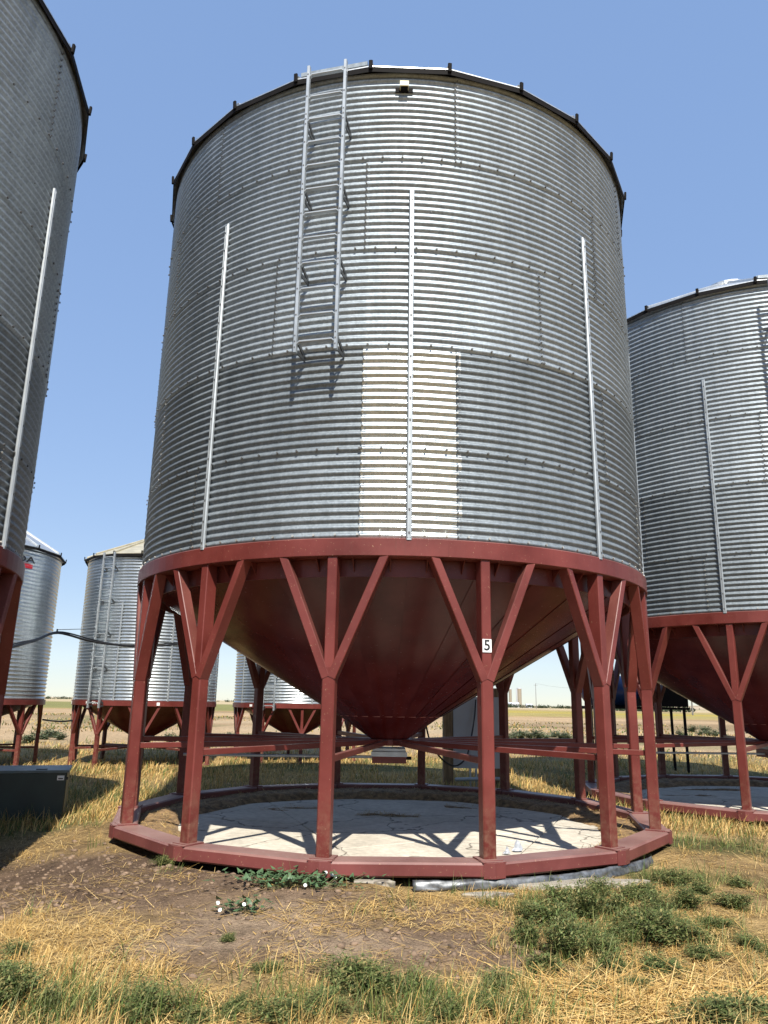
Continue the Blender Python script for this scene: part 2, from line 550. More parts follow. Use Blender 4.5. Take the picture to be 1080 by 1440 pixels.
C = lerp(C, (0.22, 0.155, 0.085), 0.8 * band(40, 95, 10) * smooth01((fbm(GX * .05, GY * .16, 4) - .45) * 6))
C = lerp(C, (0.115, 0.125, 0.05), 0.7 * band(20, 60, 4) * smooth01((fbm(GX * .22, GY * .5, 4) - .58) * 9))
C = lerp(C, (0.42, 0.32, 0.20), 0.7 * band(26, 60, 5) * smooth01((fbm(GX * .09 + 9, GY * .35, 3) - .52) * 7))
C = lerp(C, (0.29, 0.235, 0.09), band(100, 260, 12))
C = lerp(C, (0.34, 0.26, 0.05), 0.85 * band(120, 230, 15) * smooth01((fbm(GX * .01 + 3, GY * .03, 3) - .42) * 6) * smooth01((GX + 20) / 30))
C = lerp(C, (0.165, 0.165, 0.06), 0.85 * band(105, 300, 12) * smooth01((10 - GX) / 40))
C = lerp(C, (0.40, 0.315, 0.19), smooth01((dist - 270) / 60))
C = lerp(C, (0.20, 0.20, 0.09), 0.6 * smooth01((dist - 320) / 60) * smooth01((fbm(GX * .002, GY * .006, 3) - .5) * 8))
ny, nx = GX.shape
V = np.stack([GX, GY, GZ], -1).reshape(-1, 3)
ii = (np.arange(ny - 1)[:, None] * nx + np.arange(nx - 1)[None]).ravel()
loops = np.stack([ii, ii + 1, ii + nx + 1, ii + nx], -1).ravel()
gm = np_mesh('ground', V, loops, np.full(len(ii), 4), M_GROUND, True, C.reshape(-1, 3))
tag(link('ground', gm), kind='structure')

# low tan ridge far to the right, thin tree belts
def ridge(name, x0, x1, y, depth, h, mat, seed):
    n = 90
    xs = np.linspace(x0, x1, n)
    env = smooth01((xs - x0) / (0.35 * (x1 - x0)))
    top = h * env * (0.55 + 0.9 * (fbm(xs / 260. + seed, xs * 0 + seed, 4) - .3))
    rows = [(0, 0), (.25, .55), (.5, 1.0), (.8, .8), (1, 0)]
    V = np.concatenate([np.stack([xs, np.full(n, y + depth * a), top * b - 1.5], -1) for a, b in rows])
    i = (np.arange(len(rows) - 1)[:, None] * n + np.arange(n - 1)[None]).ravel()
    me = np_mesh(name, V, np.stack([i, i + 1, i + n + 1, i + n], -1).ravel(), np.full(len(i), 4), mat, True)
    return tag(link(name, me), kind='structure')
M_HILL = plain('dry_hillside', (0.36, 0.28, 0.18), 0.95, 0, 0.35, 0.012)
M_HILL2 = plain('sage_hillside', (0.20, 0.17, 0.125), 0.95, 0, 0.35, 0.01)
ridge('hills', 150, 2600, 1500, 600, 17, M_HILL, 2.0)
ridge('hills', 560, 3000, 1100, 500, 15, M_HILL2, 5.0)
ridge('hills', -3000, 700, 3200, 800, 9, M_HILL, 8.0)

# ------------------------------------------------------------------ big hopper bin
R0, PIT, AMP, NROW = 2.840, 0.06893, 0.0115, 14
TIER = PIT * NROW
Z_RING, Z_BOT, Z_EAVE = 2.503, 2.477, 2.477 + 5 * TIER
LEG0, LEGSTEP = -10.55, 360 / 14

def pol(r, deg, z):
    a = rad(deg)
    return Vector((r * math.sin(a), -r * math.cos(a), z))

_sheet_cache = {}
def sheet_mesh(width, rows, mat):
    key = (round(width, 2), rows)
    if key in _sheet_cache: return _sheet_cache[key]
    w = width + 0.9
    na = max(6, int(w / 1.8))
    nzq = rows * 8 + 3
    a = np.radians(np.linspace(0, w, na + 1))
    j = np.arange(nzq + 1)
    z = (j - 3) * PIT / 8
    A, Zz = np.meshgrid(a, z, indexing='ij')
    T = np.linspace(0, 1, na + 1)[:, None]
    r = R0 + AMP * np.cos(2 * np.pi * Zz / PIT) + 0.0035 * (1 - T)
    r = r + .0050 * (fbm(A * 9 + width, Zz * 2.2 + rows, 3) - .5)
    V = np.stack([r * np.sin(A), -r * np.cos(A), Zz], -1).reshape(-1, 3)
    n = nzq + 1
    i = (np.arange(na)[:, None] * n + np.arange(nzq)[None]).ravel()
    me = np_mesh('wall_sheet', V, np.stack([i, i + n, i + n + 1, i + 1], -1).ravel(), np.full(len(i), 4), mat, True)
    _sheet_cache[key] = me
    return me

def sheet(parent, a0, width, z, rows, mat, k):
    me = sheet_mesh(width, rows, M_GALV)
    o = link('wall_sheet', me, parent, (0, 0, z), rad(a0))
    o.material_slots[0].link = 'OBJECT'
    o.material_slots[0].material = mat
    s_ = 1 + 0.0008 * k
    o.scale = (s_, s_, 1)
    return o

def bolt_geo(mb, a, r, z, rr=0.009, h=0.010, mi=0):
    ar = rad(a)
    e = Vector((math.sin(ar), -math.cos(ar), 0))
    t = Vector((math.cos(ar), math.sin(ar), 0))
    u = Vector((0, 0, 1))
    c = e * r + u * z
    vs = [c + (t * math.cos(k * PI / 3) + u * math.sin(k * PI / 3)) * rr for k in range(6)]
    vs += [v + e * h for v in vs]
    mb.add(vs, [(k, (k + 1) % 6, 6 + (k + 1) % 6, 6 + k) for k in range(6)] + [(6, 7, 8, 9, 10, 11)], mi)

def text_obj(name, body, size, mat, parent, extrude=0.0012):
    cu = bpy.data.curves.new(name, 'FONT')
    cu.body = body
    cu.size = size
    cu.extrude = extrude
    cu.offset = size * .018
    cu.align_x = 'CENTER'
    cu.align_y = 'CENTER'
    tmp = bpy.data.objects.new('tmp', cu)
    col.objects.link(tmp)
    bpy.context.view_layer.update()
    me = bpy.data.meshes.new_from_object(tmp)
    bpy.data.objects.remove(tmp)
    me.materials.clear()
    me.materials.append(mat)
    return link(name, me, parent)

def on_wall(o, r, deg, z, tilt=0.0):
    """stand a flat thing facing outwards at an angle round the bin"""
    o.location = pol(r, deg, z)
    o.rotation_euler = (PI / 2, tilt, rad(deg))

def ladder_part(parent, ang, r, z0, z1, width, rungs, wall_r, rail=0.029, deep=0.045):
    lad = empty('ladder', (0, 0, 0), rad(ang), parent)
    for s_ in (-1, 1):
        x = s_ * width / 2
        mb = MB().beam((x, -r, z0), (x, -r, z1), rail, deep, (1, 0, 0), 0.004)
        ra = mb.build('rail', M_LADDER, lad)
        hb = MB()
        for k in range(rungs):
            zz = z0 + 0.10 + k * (z1 - z0 - 0.2) / (rungs - 1)
            hb.box((x, -r - deep / 2 - 0.0015, zz), (0.012, 0.004, 0.012))
            if k % 3 == 0:
                for dz in (-.055, .055): hb.box((x, -r - deep / 2 - 0.0015, zz + dz), (0.011, 0.004, 0.011))
        tag(hb.build('bolts', M_BOLT, ra), kind='stuff')
    me = None
    for k in range(rungs):
        zz = z0 + 0.10 + k * (z1 - z0 - 0.2) / (rungs - 1)
        if me is None:
            w = width / 2 - rail / 2
            mb = MB()
            mb.beam((-w + .02, -r, 0), (w - .02, -r, 0), 0.038, 0.019, (0, 1, 0), 0.004)
            for s_ in (-1, 1):
                mb.beam((s_ * (w - .022), -r, 0), (s_ * (w + 0.002), -r, -0.022), 0.034, 0.010, (0, 1, 0), 0.002)
            me = mb.mesh('rung', M_LADDER)
        link('rung', me, lad, (0, 0, zz))
    for k in range(0, rungs, 3):
        zz = z0 + 0.10 + k * (z1 - z0 - 0.2) / (rungs - 1)
        for s_ in (-1, 1):
            x = s_ * (width / 2 - 0.012 * s_ * 0 )
            mb = MB()
            mb.beam((x, -r + .01, zz + .045), (x, -wall_r + .004, zz - .03), 0.012, 0.040, (1, 0, 0), 0.001)
            mb.beam((x, -r + .01, zz - .075), (x, -wall_r + .004, zz - .05), 0.010, 0.036, (1, 0, 0), 0.001)
            mb.build('bracket', M_BRACKET, lad)
    return lad

_leg_meshes = {}
def leg_meshes(rc, z0, zj, zr, w, wu, du, wb, db, half_deg):
    key = (rc, zj)
    if key in _leg_meshes: return _leg_meshes[key]
    ro = rc + w / 2
    post = MB().beam((0, -rc, z0 + .012), (0, -rc, zj + .02), w, w, (1, 0, 0), w * .09).mesh('leg', M_RED)
    ruc = ro - 0.002 - du / 2
    up = MB().beam((0, -ruc, zj - .02), (0, -ruc, zr + .05), wu, du, (1, 0, 0), wu * .08).mesh('upper_post', M_RED)
    bs = []
    for s_, pr in ((-1, 0.004), (1, 0.0055)):
        x1 = s_ * rc * math.sin(rad(half_deg))
        y1 = rc * math.cos(rad(half_deg))
        rb = ro + pr - db / 2
        p0 = Vector((s_ * w * .22, -rb, zj - .06))
        p1 = Vector((x1, -rb + (rc - y1) * .9, zr))
        p1 = p1 + (p1 - p0).normalized() * 0.05
        bs.append(MB().beam(p0, p1, wb, db, (1, 0, 0), wb * .08).mesh('brace', M_RED))
    foot = MB().box((0, -rc, z0 + .006), (w * 1.7, w * 1.7, 0.012)).mesh('foot_plate', M_SKID)
    _leg_meshes[key] = (post, up, bs, foot)
    return _leg_meshes[key]

def add_leg(parent, deg, *a):
    post, up, bs, foot = leg_meshes(*a)
    lg = link('leg', post, parent, (0, 0, 0), rad(deg))
    link('upper_post', up, lg)
    for b in bs: link('brace', b, lg)
    link('foot_plate', foot, lg)
    return lg

def cone_panels(parent, n, r1, z1, r2, z2, a0, mat):
    w = 360 / n
    me = None
    for k in range(n):
        if me is None:
            q = 4
            mb = MB()
            vs, fs = [], []
            for i in range(q + 1):
                t = i / q
                a = rad((w + .5) * t)
                off = 0.004 * (1 - t)
                for s_ in range(5):
                    u = s_ / 4
                    r, z = r1 + (r2 - r1) * u, z1 + (z2 - z1) * u
                    vs.append(((r + off) * math.sin(a), -(r + off) * math.cos(a), z - off))
            for i in range(q):
                for s_ in range(4):
                    b = i * 5 + s_
                    fs.append((b, b + 1, b + 6, b + 5))
            mb.add(vs, fs, 0, True)
            me = mb.mesh('hopper_panel', mat)
        link('hopper_panel', me, parent, (0, 0, 0), rad(a0 + k * w))

def roof_panels(parent, n, r_out, z_out, r_in, z_in, a0, mat, thick=0.012, rib=0.05):
    w = 360 / n
    h = rad(w / 2)
    xo, yo = r_out * math.sin(h), r_out * math.cos(h)
    xi, yi = r_in * math.sin(h), r_in * math.cos(h)
    vs = [(-xo, -yo, z_out), (xo, -yo, z_out), (xi, -yi, z_in), (-xi, -yi, z_in)]
    vs += [(x, y, z + thick) for x, y, z in vs]
    pm = MB().add(vs, [(3, 2, 1, 0), (4, 5, 6, 7), (0, 1, 5, 4), (1, 2, 6, 5), (2, 3, 7, 6), (3, 0, 4, 7)])
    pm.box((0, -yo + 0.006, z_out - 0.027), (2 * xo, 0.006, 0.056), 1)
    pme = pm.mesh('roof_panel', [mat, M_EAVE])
    rb = MB().beam((0, -r_out + .04, z_out + .045), (0, -r_in, z_in + .03), rib * .8, rib, (1, 0, 0), rib * .2)
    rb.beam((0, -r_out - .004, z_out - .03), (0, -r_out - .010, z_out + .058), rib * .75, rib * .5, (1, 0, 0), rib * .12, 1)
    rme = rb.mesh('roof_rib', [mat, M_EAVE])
    for k in range(n):
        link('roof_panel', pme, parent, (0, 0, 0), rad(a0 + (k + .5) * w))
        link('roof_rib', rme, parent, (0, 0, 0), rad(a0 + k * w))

main = empty('grain_bin', (MAIN[0], MAIN[1], 0))
tag(main, 'big corrugated steel hopper bin on red legs marked with the number 5', 'grain bin', 'large hopper bins in the front row')

SW = 360 / 7
low, mid_, up_ = M_GALV_LOW, M_GALV, M_GALV
for k in range(7):
    if k == 0: continue
    sheet(main, 10.3 + SW * (k - 1), SW, Z_BOT + PIT, NROW - 1, low, 0)
sheet(main, 10.3 - SW, SW - 16.5, Z_BOT + PIT, NROW - 1, low, 0)
for k in range(7):
    a0 = -6.3 + SW * k
    if k == 0: sheet(main, 10.3, SW - 16.6, Z_BOT + TIER, NROW, low, 1)
    else: sheet(main, a0, SW, Z_BOT + TIER, NROW, low, 1)
bright = [sheet(main, -6.3, 16.6, Z_BOT + PIT, 5, M_GALV_NEW, 1.0), sheet(main, -6.3, 16.6, Z_BOT + 6 * PIT, 10, M_GALV_NEW, 1.6), sheet(main, -6.3, 16.6, Z_BOT + 16 * PIT, 12, M_GALV_NEW, 2.2)]
for k in range(7):
    sheet(main, -23.8 + SW * k, SW, Z_BOT + 2 * TIER, NROW, mid_, 2.8)
    sheet(main, -6.6 + SW * k, SW, Z_BOT + 3 * TIER, NROW, up_, 3.8)
    sheet(main, 10.3 + SW * k, SW, Z_BOT + 4 * TIER, NROW, up_, 4.8)

# bolts: columns down each lap, rows round each tier joint
bm_ = MB()
seams = {0: [10.3 + SW * k for k in range(7)] + [-6.3], 1: [-6.3 + SW * k for k in range(7)] + [10.3],
         2: [-23.8 + SW * k for k in range(7)], 3: [-6.6 + SW * k for k in range(7)], 4: [10.3 + SW * k for k in range(7)]}
for k, ss in seams.items():
    rr = (R0 + AMP + .003) * (1 + .0008 * (k + .8))
    for s_ in ss:
        for j in range(NROW):
            zz = Z_BOT + k * TIER + j * PIT
            if zz < 2.67: continue
            bolt_geo(bm_, s_ + .15, rr, zz, 0.0085, 0.008, 1 if (k < 2 and j % 3) else 0)
            bolt_geo(bm_, s_ + .62, rr - .001, zz + PIT * .45, 0.007, 0.006)
for k in range(1, 5):
    for j in range(96):
        bolt_geo(bm_, j * 3.75 + k, (R0 + AMP + .003) * (1 + .0008 * (k + .9)), Z_BOT + k * TIER, 0.010, 0.011)
for j in range(96):
    bolt_geo(bm_, j * 3.75 + 1, R0 + AMP + .006, 2.689, 0.010, 0.010, 1)
    if j % 2: bolt_geo(bm_, j * 3.75 + 2, R0 + AMP + .010, Z_BOT + 3.4 * TIER, 0.006, 0.007)
tag(bm_.build('bolts', [M_BOLT, M_BOLT_LIGHT], main), kind='stuff')

# wall stiffeners
sm = MB().beam((0, -(R0 + AMP + .020), 2.64), (0, -(R0 + AMP + .020), 5.97), 0.046, 0.030, (1, 0, 0), 0.007)
for s_ in (-1, 1): sm.beam((s_ * .010, -(R0 + AMP + .0365), 2.66), (s_ * .010, -(R0 + AMP + .0365), 5.95), 0.010, 0.005, (1, 0, 0), 0.001)
sme = sm.mesh('stiffener', M_LADDER)
sb = MB()
for j in range(17): sb.box((0, -(R0 + AMP + .0365), 2.70 + j * .198), (0.016, 0.005, 0.019))
sbe = sb.mesh('bolts', M_BOLT)
for a in (-36.9, 2.1, 40.8, 79.4, 118.0, 156.5, 195.1, 233.7, 272.3):
    st = link('stiffener', sme, main, (0, 0, 0), rad(a))
    tag(link('bolts', sbe, st), kind='stuff')

# ring beam, collar, gussets
MB().lathe([(2.74, 2.503), (2.874, 2.503), (2.880, 2.51), (2.880, 2.65), (2.874, 2.657), (2.74, 2.657), (2.74, 2.503)], n=126, smooth=False).build('ring_beam', M_RED, main)
MB().lathe([(2.69, 2.36), (2.705, 2.36), (2.705, 2.51), (2.69, 2.51), (2.69, 2.36)], n=84, smooth=False).build('collar', M_RED, main)
gu = MB().add([(-.004, -2.707, 2.504), (-.004, -2.80, 2.504), (-.004, -2.707, 2.40), (.004, -2.707, 2.504), (.004, -2.80, 2.504), (.004, -2.707, 2.40)],
              [(0, 1, 2), (5, 4, 3), (0, 3, 4, 1), (1, 4, 5, 2), (2, 5, 3, 0)]).mesh('gusset', M_RED)
for k in range(56):
    link('gusset', gu, main, (0, 0, 0), rad(LEG0 + 360 / 112 + k * 360 / 56))

# hopper
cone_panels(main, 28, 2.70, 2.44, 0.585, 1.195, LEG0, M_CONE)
tip = MB().lathe([(0.588, 1.198), (0.195, 0.935), (0.195, 0.90)], n=40).build('hopper_tip', M_CONE, main)
MB().lathe([(0.585, 1.192), (0.594, 1.196), (0.590, 1.203), (0.580, 1.2)], n=56).build('weld_seam', M_WELD, tip)
MB().lathe([(0.14, .88), (.245, .88), (.245, .945), (.20, .945)], n=32, smooth=False).build('center_collar', M_RED, main)
gt = MB().box((0, 0, .755), (.38, .42, .12)).build('discharge_gate', M_RED, main)
g2 = MB().box((0, 0, .835), (.36, .40, .03)).box((0, -.212, .79), (.40, .012, .05))
g2.build('gate_flange', M_LADDER, gt)
MB().tube([(.19, -.1, .745), (.25, -.1, .745)], .018).build('gate_shaft', M_EAVE, gt)
MB().tube([(-.19, -.05, .75), (-2.35, .12, .73)], .016).build('crank_rod', M_LADDER, gt)

# legs, spokes, skid
LEGA = (2.812, 0.19, 1.585, Z_RING, 0.105, 0.084, 0.12, 0.070, 0.105, 8.8)
sp = MB().beam((0, -2.785, .90), (0, -.22, .915), .048, .052, (1, 0, 0), .004)
spm = sp.mesh('spoke', M_RED)
A = LEGSTEP / 2
ho = rad(A)
def skid_mesh():
    mb = MB()
    ri, ro, z0, z1, c = 2.71, 2.955, .085, .19, .014
    prof = [(ri + c, z0), (ro - c, z0), (ro, z0 + c), (ro, z1 - c), (ro - c, z1), (ri + c, z1), (ri, z1 - c), (ri, z0 + c)]
    g = rad(A - .12)
    vs = [(r * math.sin(s_ * g), -r * math.cos(s_ * g), z) for s_ in (-1, 1) for r, z in prof]
    fs = [(i, 8 + i, 8 + (i + 1) % 8, (i + 1) % 8) for i in range(8)] + [tuple(range(7, -1, -1)), tuple(range(8, 16))]
    return mb.add(vs, [f[::-1] for f in fs]).mesh('skid_beam', M_SKID)
skm = skid_mesh()
cp = MB()
for s_ in (-1, 1):
    p0, p1 = Vector((0, -2.958, .138)), Vector((s_ * .09 * math.cos(ho), -2.958 + .09 * math.sin(ho), .138))
    cp.beam(p0, p1, .006, .112, (-s_ * math.sin(ho), -math.cos(ho), 0), .001)
cp.box((0, -2.895, .1945), (.19, .10, .006))
cpm = cp.mesh('corner_plate', M_SKID)
for k in range(14):
    d = LEG0 + k * LEGSTEP
    add_leg(main, d, *LEGA)
    link('spoke', spm, main, (0, 0, .004 * (k % 3)), rad(d))
    sk = link('skid_beam', skm, main, (0, 0, 0), rad(d + A))
    link('corner_plate', cpm, sk, (0, 0, 0), -ho)

# roof
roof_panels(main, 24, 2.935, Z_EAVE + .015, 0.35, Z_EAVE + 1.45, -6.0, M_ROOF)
MB().lathe([(0.0, Z_EAVE + 1.62), (.42, Z_EAVE + 1.50), (.42, Z_EAVE + 1.43)], n=24, smooth=False).build('roof_cap', M_ROOF, main)
stp = MB()
for k, (q0, q1) in enumerate(((0, .30), (.03, .27), (.06, .24))):
    stp.box((0, -2.84 + k * .16, Z_EAVE + .085 + k * .085), (.68 - .05 * k, .10, .045))
stp.build('roof_step', M_GALV_LOW, main, (0, 0, 0), rad(-13.5))

lad_main = ladder_part(main, -13.4, 3.10, 4.25, 7.24, 0.365, 12, R0 + AMP)
# level sensor under the eave
sn = MB().box((0, -(R0 + .055), 7.12), (.085, .075, .055)).build('sensor_box', M_BEIGE, main, (0, 0, 0), rad(.4))
MB().box((0, -(R0 + .018), 7.10), (.17, .012, .05)).box((0, -(R0 + .05), 7.085), (.07, .06, .012)).build('sensor_bracket', M_EAVE, sn)

right = copy_tree(main)
right.location = (RIGHT[0], RIGHT[1], -.074)
right.rotation_euler = (0, 0, rad(1.9))
tag(right, 'big corrugated steel hopper bin beside bin 5, in front of a blue tank', 'grain bin', 'large hopper bins in the front row')
left = copy_tree(main)
left.location = (LEFT[0], LEFT[1], -.16)
left.rotation_euler = (0, 0, rad(-22.1))
tag(left, 'tall grey corrugated hopper bin standing by the green utility box', 'grain bin', 'large hopper bins in the front row')
def drop(o):
    for ch in list(o.children): drop(ch)
    bpy.data.objects.remove(o)
for b in (right, left):
    for ch in list(b.children):
        nm = ch.name.split('.')[0]
        if nm == 'wall_sheet' and ch.material_slots[0].material == M_GALV_NEW:
            ch.material_slots[0].material = M_GALV
        if nm == 'ladder' and b is right: ch.rotation_euler.z -= rad(1.7)
        if nm == 'sensor_box' or (nm in ('ladder', 'roof_step') and b is left): drop(ch)

# number plate on a leg of the main bin
pl = MB().box((0, 0, 0), (.078, .105, .003)).build('number_plate', M_WHITE, main)
on_wall(pl, 2.8695, LEG0 + LEGSTEP - .05, 1.80)
tx = text_obj('numeral', '5', .118, M_INK, pl, .0008)
tx.location = (0, 0, .0025)
pl2 = MB().box((0, 0, 0), (.05, .09, .003)).build('number_plate', M_WHITE, right)
on_wall(pl2, 2.8825, -74, 2.575)

# ------------------------------------------------------------------ small bins behind
def small_bin(loc, R, zr0, zr1, ze, n_leg, a0, label, wall_mat, rows, roof_mat, roof_slope, lad=None, stiff=()):
    b = empty('small_grain_bin', (loc[0], loc[1], 0))
    tag(b, label, 'grain bin', 'smaller hopper bins behind')
    pit = (ze - zr1 + .05) / rows
    j = np.arange(rows * 6 + 1)
    z = zr1 - .05 + j * pit / 6
    prof = [(R + .0145 * math.cos(2 * PI * q / 6), zz) for q, zz in zip(j, z)]
    MB().lathe(prof, n=96).build('wall', wall_mat, b)
    MB().lathe([(R - .08, zr0), (R + .03, zr0), (R + .03, zr1), (R - .08, zr1), (R - .08, zr0)], n=72, smooth=False).build('ring_beam', M_RED, b)
    MB().lathe([(R - .10, zr0 + .02), (.16, .52), (.16, .42)], n=48).build('hopper', M_CONE, b)
    MB().box((0, 0, .38), (.30, .30, .09)).build('discharge_gate', M_RED, b)
    args = (R - .04, 0.0, .70, zr0, .075, .06, .07, .05, .06, 120 / n_leg)
    spm_ = MB().beam((0, -R + .08, .34), (0, -.16, .36), .035, .04, (1, 0, 0), .003).mesh('spoke', M_RED)
    for k in range(n_leg):
        add_leg(b, a0 + k * 360 / n_leg, *args)
        link('spoke', spm_, b, (0, 0, 0), rad(a0 + k * 360 / n_leg))
    n = 16
    rise = (R + .09) * math.tan(rad(roof_slope))
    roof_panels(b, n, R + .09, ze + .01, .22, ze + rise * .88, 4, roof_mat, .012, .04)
    MB().lathe([(0, ze + rise), (.26, ze + rise * .9), (.26, ze + rise * .84)], n=20, smooth=False).build('roof_cap', roof_mat, b)
    stm = MB().beam((0, -(R + .020), zr1), (0, -(R + .020), zr1 + (ze - zr1) * .66), .035, .02, (1, 0, 0), .004).mesh('stiffener', M_LADDER)
    for s_ in stiff: link('stiffener', stm, b, (0, 0, 0), rad(s_))
    if lad:
        ladder_part(b, lad, R + .14, zr0 - .05, ze + .03, .27, 14, R, .035, .04)
    return b

bA = small_bin((-5.132, 17.03), 1.48, 1.20, 1.30, 4.27, 10, -20, 'small hopper bin with a full height ladder and pale yellowed roof', M_GALV_SHINY, 46,
               plain('yellowed_roof', (0.40, 0.365, 0.27), .5, .3), 24, -21, (-56, -8, 33, 72, 110))
bB = small_bin((-8.86, 15.48), 2.0, 1.19, 1.29, 4.22, 10, 44, 'shiny hopper bin with a black logo and red stripe under its roof', M_GALV_SHINY, 40,
               M_ROOF, 32, None, ())
bC = small_bin((-2.083, 19.18), 1.50, 1.19, 1.29, 4.2, 10, 12, 'small shiny hopper bin seen under the cone of bin 5', M_GALV_SHINY, 44,
               M_ROOF, 26, -16, (-50, 20, 66))
# lettering: maker's mark on the shiny bin, white lettering on the ladder bin's ring
tx = text_obj('logo_lettering', 'DA', .25, M_INK, bB)
tx.scale = (1.25, .7, 1)
on_wall(tx, 2.02, 65.5, 3.965)
M_REDMARK = plain('red_stripe', (0.42, 0.01, 0.02), .5)
st = MB()
st.lathe([(2.013, 3.80), (2.013, 3.88), (2.010, 3.88)], rad(44), rad(71), 14, smooth=False)
st.build('logo_stripe', M_REDMARK, bB)
for t_, d in (('KE', -31.5), ('ADA', -25.5)):
    tx = text_obj('ring_lettering', t_, .075, M_WHITE, bA)
    on_wall(tx, 1.513, d, 1.25)
for d in (-62, 26):
    q = MB().box((0, 0, 0), (.06, .06, .004)).build('number_plate', M_WHITE, bA)
    on_wall(q, 1.514, d, 1.245)
q = MB().box((0, 0, 0), (.08, .05, .004)).build('number_plate', M_WHITE, bC)
on_wall(q, 1.534, -36, 1.24)

# ------------------------------------------------------------------ slabs under the bins
def split(poly, p, d, gap):
    n = Vector((-d.y, d.x))
    out = []
    for s_ in (1, -1):
        q, o = n * s_, p + n * s_ * gap / 2
        res = []
        for i in range(len(poly)):
            a, b = poly[i], poly[(i + 1) % len(poly)]
            da, db = (a - o).dot(q), (b - o).dot(q)
            if da >= 0: res.append(a)
            if da * db < 0: res.append(a + (b - a) * (da / (da - db)))
        if len(res) > 2: out.append(res)
    return out
def slab(cx, cy, z, seed, cuts):
    rs = random.Random(seed)
    root = empty('concrete_pad', (cx, cy, z))
    tag(root, kind='structure')
    n = 72
    ph = [rs.random() * 6 for _ in range(4)]
    poly = []
    for k in range(n):
        a = 2 * PI * k / n
        r = 2.36 + .05 * math.sin(3 * a + ph[0]) + .04 * math.sin(7 * a + ph[1]) + .03 * rs.random()
        poly.append(Vector((r * math.sin(a), -r * math.cos(a))))
    polys = [poly]
    for (px, py, ang, gap) in cuts:
        nxt = []
        for q in polys:
            nxt += split(q, Vector((px, py)), Vector((math.cos(ang), math.sin(ang))), gap)
        polys = nxt
    for i, q in enumerate(polys):
        top = .05 + rs.uniform(-.004, .004)
        k = len(q)
        vs = [(v.x, v.y, -.03) for v in q] + [(v.x, v.y, top - .006) for v in q]
        c = sum(q, Vector((0, 0))) / k
        vs += [tuple((v + (c - v).normalized() * .007)) + (top,) for v in q]
        fs = [(a, (a + 1) % k, k + (a + 1) % k, k + a) for a in range(k)] + [(k + a, k + (a + 1) % k, 2 * k + (a + 1) % k, 2 * k + a) for a in range(k)] + [tuple(range(2 * k, 3 * k))]
        MB().add(vs, fs).build('slab_piece', M_CONC, root)
slab(MAIN[0], MAIN[1], 0, 3, [(0.2, -1.2, .55, .012), (-1.1, .3, 1.9, .010), (1.3, -1.0, -.35, .014), (1.5, -.8, 1.2, .012)])
slab(RIGHT[0], RIGHT[1], -.07, 5, [(0.2, -.6, .35, .012), (-.9, .3, 2.0, .010)])

def litter(cx, cy, z0, name, label, seed):
    na, nr = 260, 44
    a = np.linspace(0, 2 * np.pi, na, endpoint=False)
    r = np.linspace(0.05, 2.76, nr)
    Aa, Rr = np.meshgrid(a, r, indexing='ij')
    X, Y = Rr * np.sin(Aa), -Rr * np.cos(Aa)
    n1 = fbm(X * 1.1 + seed, Y * 1.1, 3)
    n2 = fbm(X * 7 + seed, Y * 7, 3)
    back = 0.5 - 0.5 * np.cos(Aa)               # deeper at the far side
    edge = smooth01((Rr - (2.30 - .22 * back + .35 * (n1 - .5))) / .20)
    side = smooth01((np.abs(np.sin(Aa)) - .45) * 2)
    H = edge * (.030 + .055 * np.maximum(back, .65 * side) + .05 * (n2 - .4))
    patch = smooth01((fbm(X * .9 + 4, Y * 2.0 + seed, 3) - .60) * 10) * smooth01((2.0 - Rr) / .5) * smooth01((Y - .2) / .6)
    H = np.maximum(H, patch * (.012 + .030 * n2))
    Z = .036 + H * 1.15
    Z = np.where(H < .006, .02, Z)
    V = np.stack([X, Y, Z], -1).reshape(-1, 3)
    i = (np.arange(na)[:, None] * nr + np.arange(nr - 1)[None])
    j = ((np.arange(na) + 1) % na)[:, None] * nr + np.arange(nr - 1)[None]
    me = np_mesh(name, V, np.stack([i, j, j + 1, i + 1], -1).reshape(-1), np.full(na * (nr - 1), 4), M_CHAFF, True)
    o = link(name, me, None, (cx, cy, z0))
    tag(o, label, 'chaff', kind='stuff')
    return (X + cx).ravel(), (Y + cy).ravel(), (Z + z0).ravel(), (H > .012).ravel()
lx, ly, lz, lmask = litter(MAIN[0], MAIN[1], 0, 'chaff_litter', 'brown chaff and straw swept against the base ring of bin 5', 1.0)
lx2, ly2, lz2, lmask2 = litter(RIGHT[0], RIGHT[1], -.07, 'chaff_litter', 'brown chaff round the concrete pad of the bin by the blue tank', 8.0)

# bent flashing and broken concrete at the skid's foot
M_FLASH = plain('dull_flashing', (0.15, 0.155, 0.16), 0.5, 0.7, 0.7, 14.0)
def flashing():
    na, ns = 80, 5
    vs, fs = [], []
    for i in range(na + 1):
        a = 3 + 48 * i / na
        for s_ in range(ns + 1):
            u = s_ / ns
            r = 2.930 + .018 * math.sin(u * 2.2) + .035 * float(fbm(a * .5, u * 3, 3) - .5)
            z = .080 - .075 * u + .014 * float(fbm(a * .35 + 7, u * 2, 3) - .5)
            vs.append(pol(r, a, z))
    for i in range(na):
        for s_ in range(ns):
            b = i * (ns + 1) + s_
            fs.append((b, b + 1, b + ns + 2, b + ns + 1))
    mb = MB().add(vs, fs, 0, True)
    o = mb.build('flashing_strip', M_FLASH, None, (MAIN[0], MAIN[1], 0))
    md = o.modifiers.new('thick', 'SOLIDIFY')
    md.thickness = .003
    tag(o, 'bent shiny metal flashing curling out under the red base ring', 'flashing')
flashing()
M_CHUNK = concrete('broken_concrete', (0.20, 0.175, 0.135), (0.36, 0.325, 0.265))
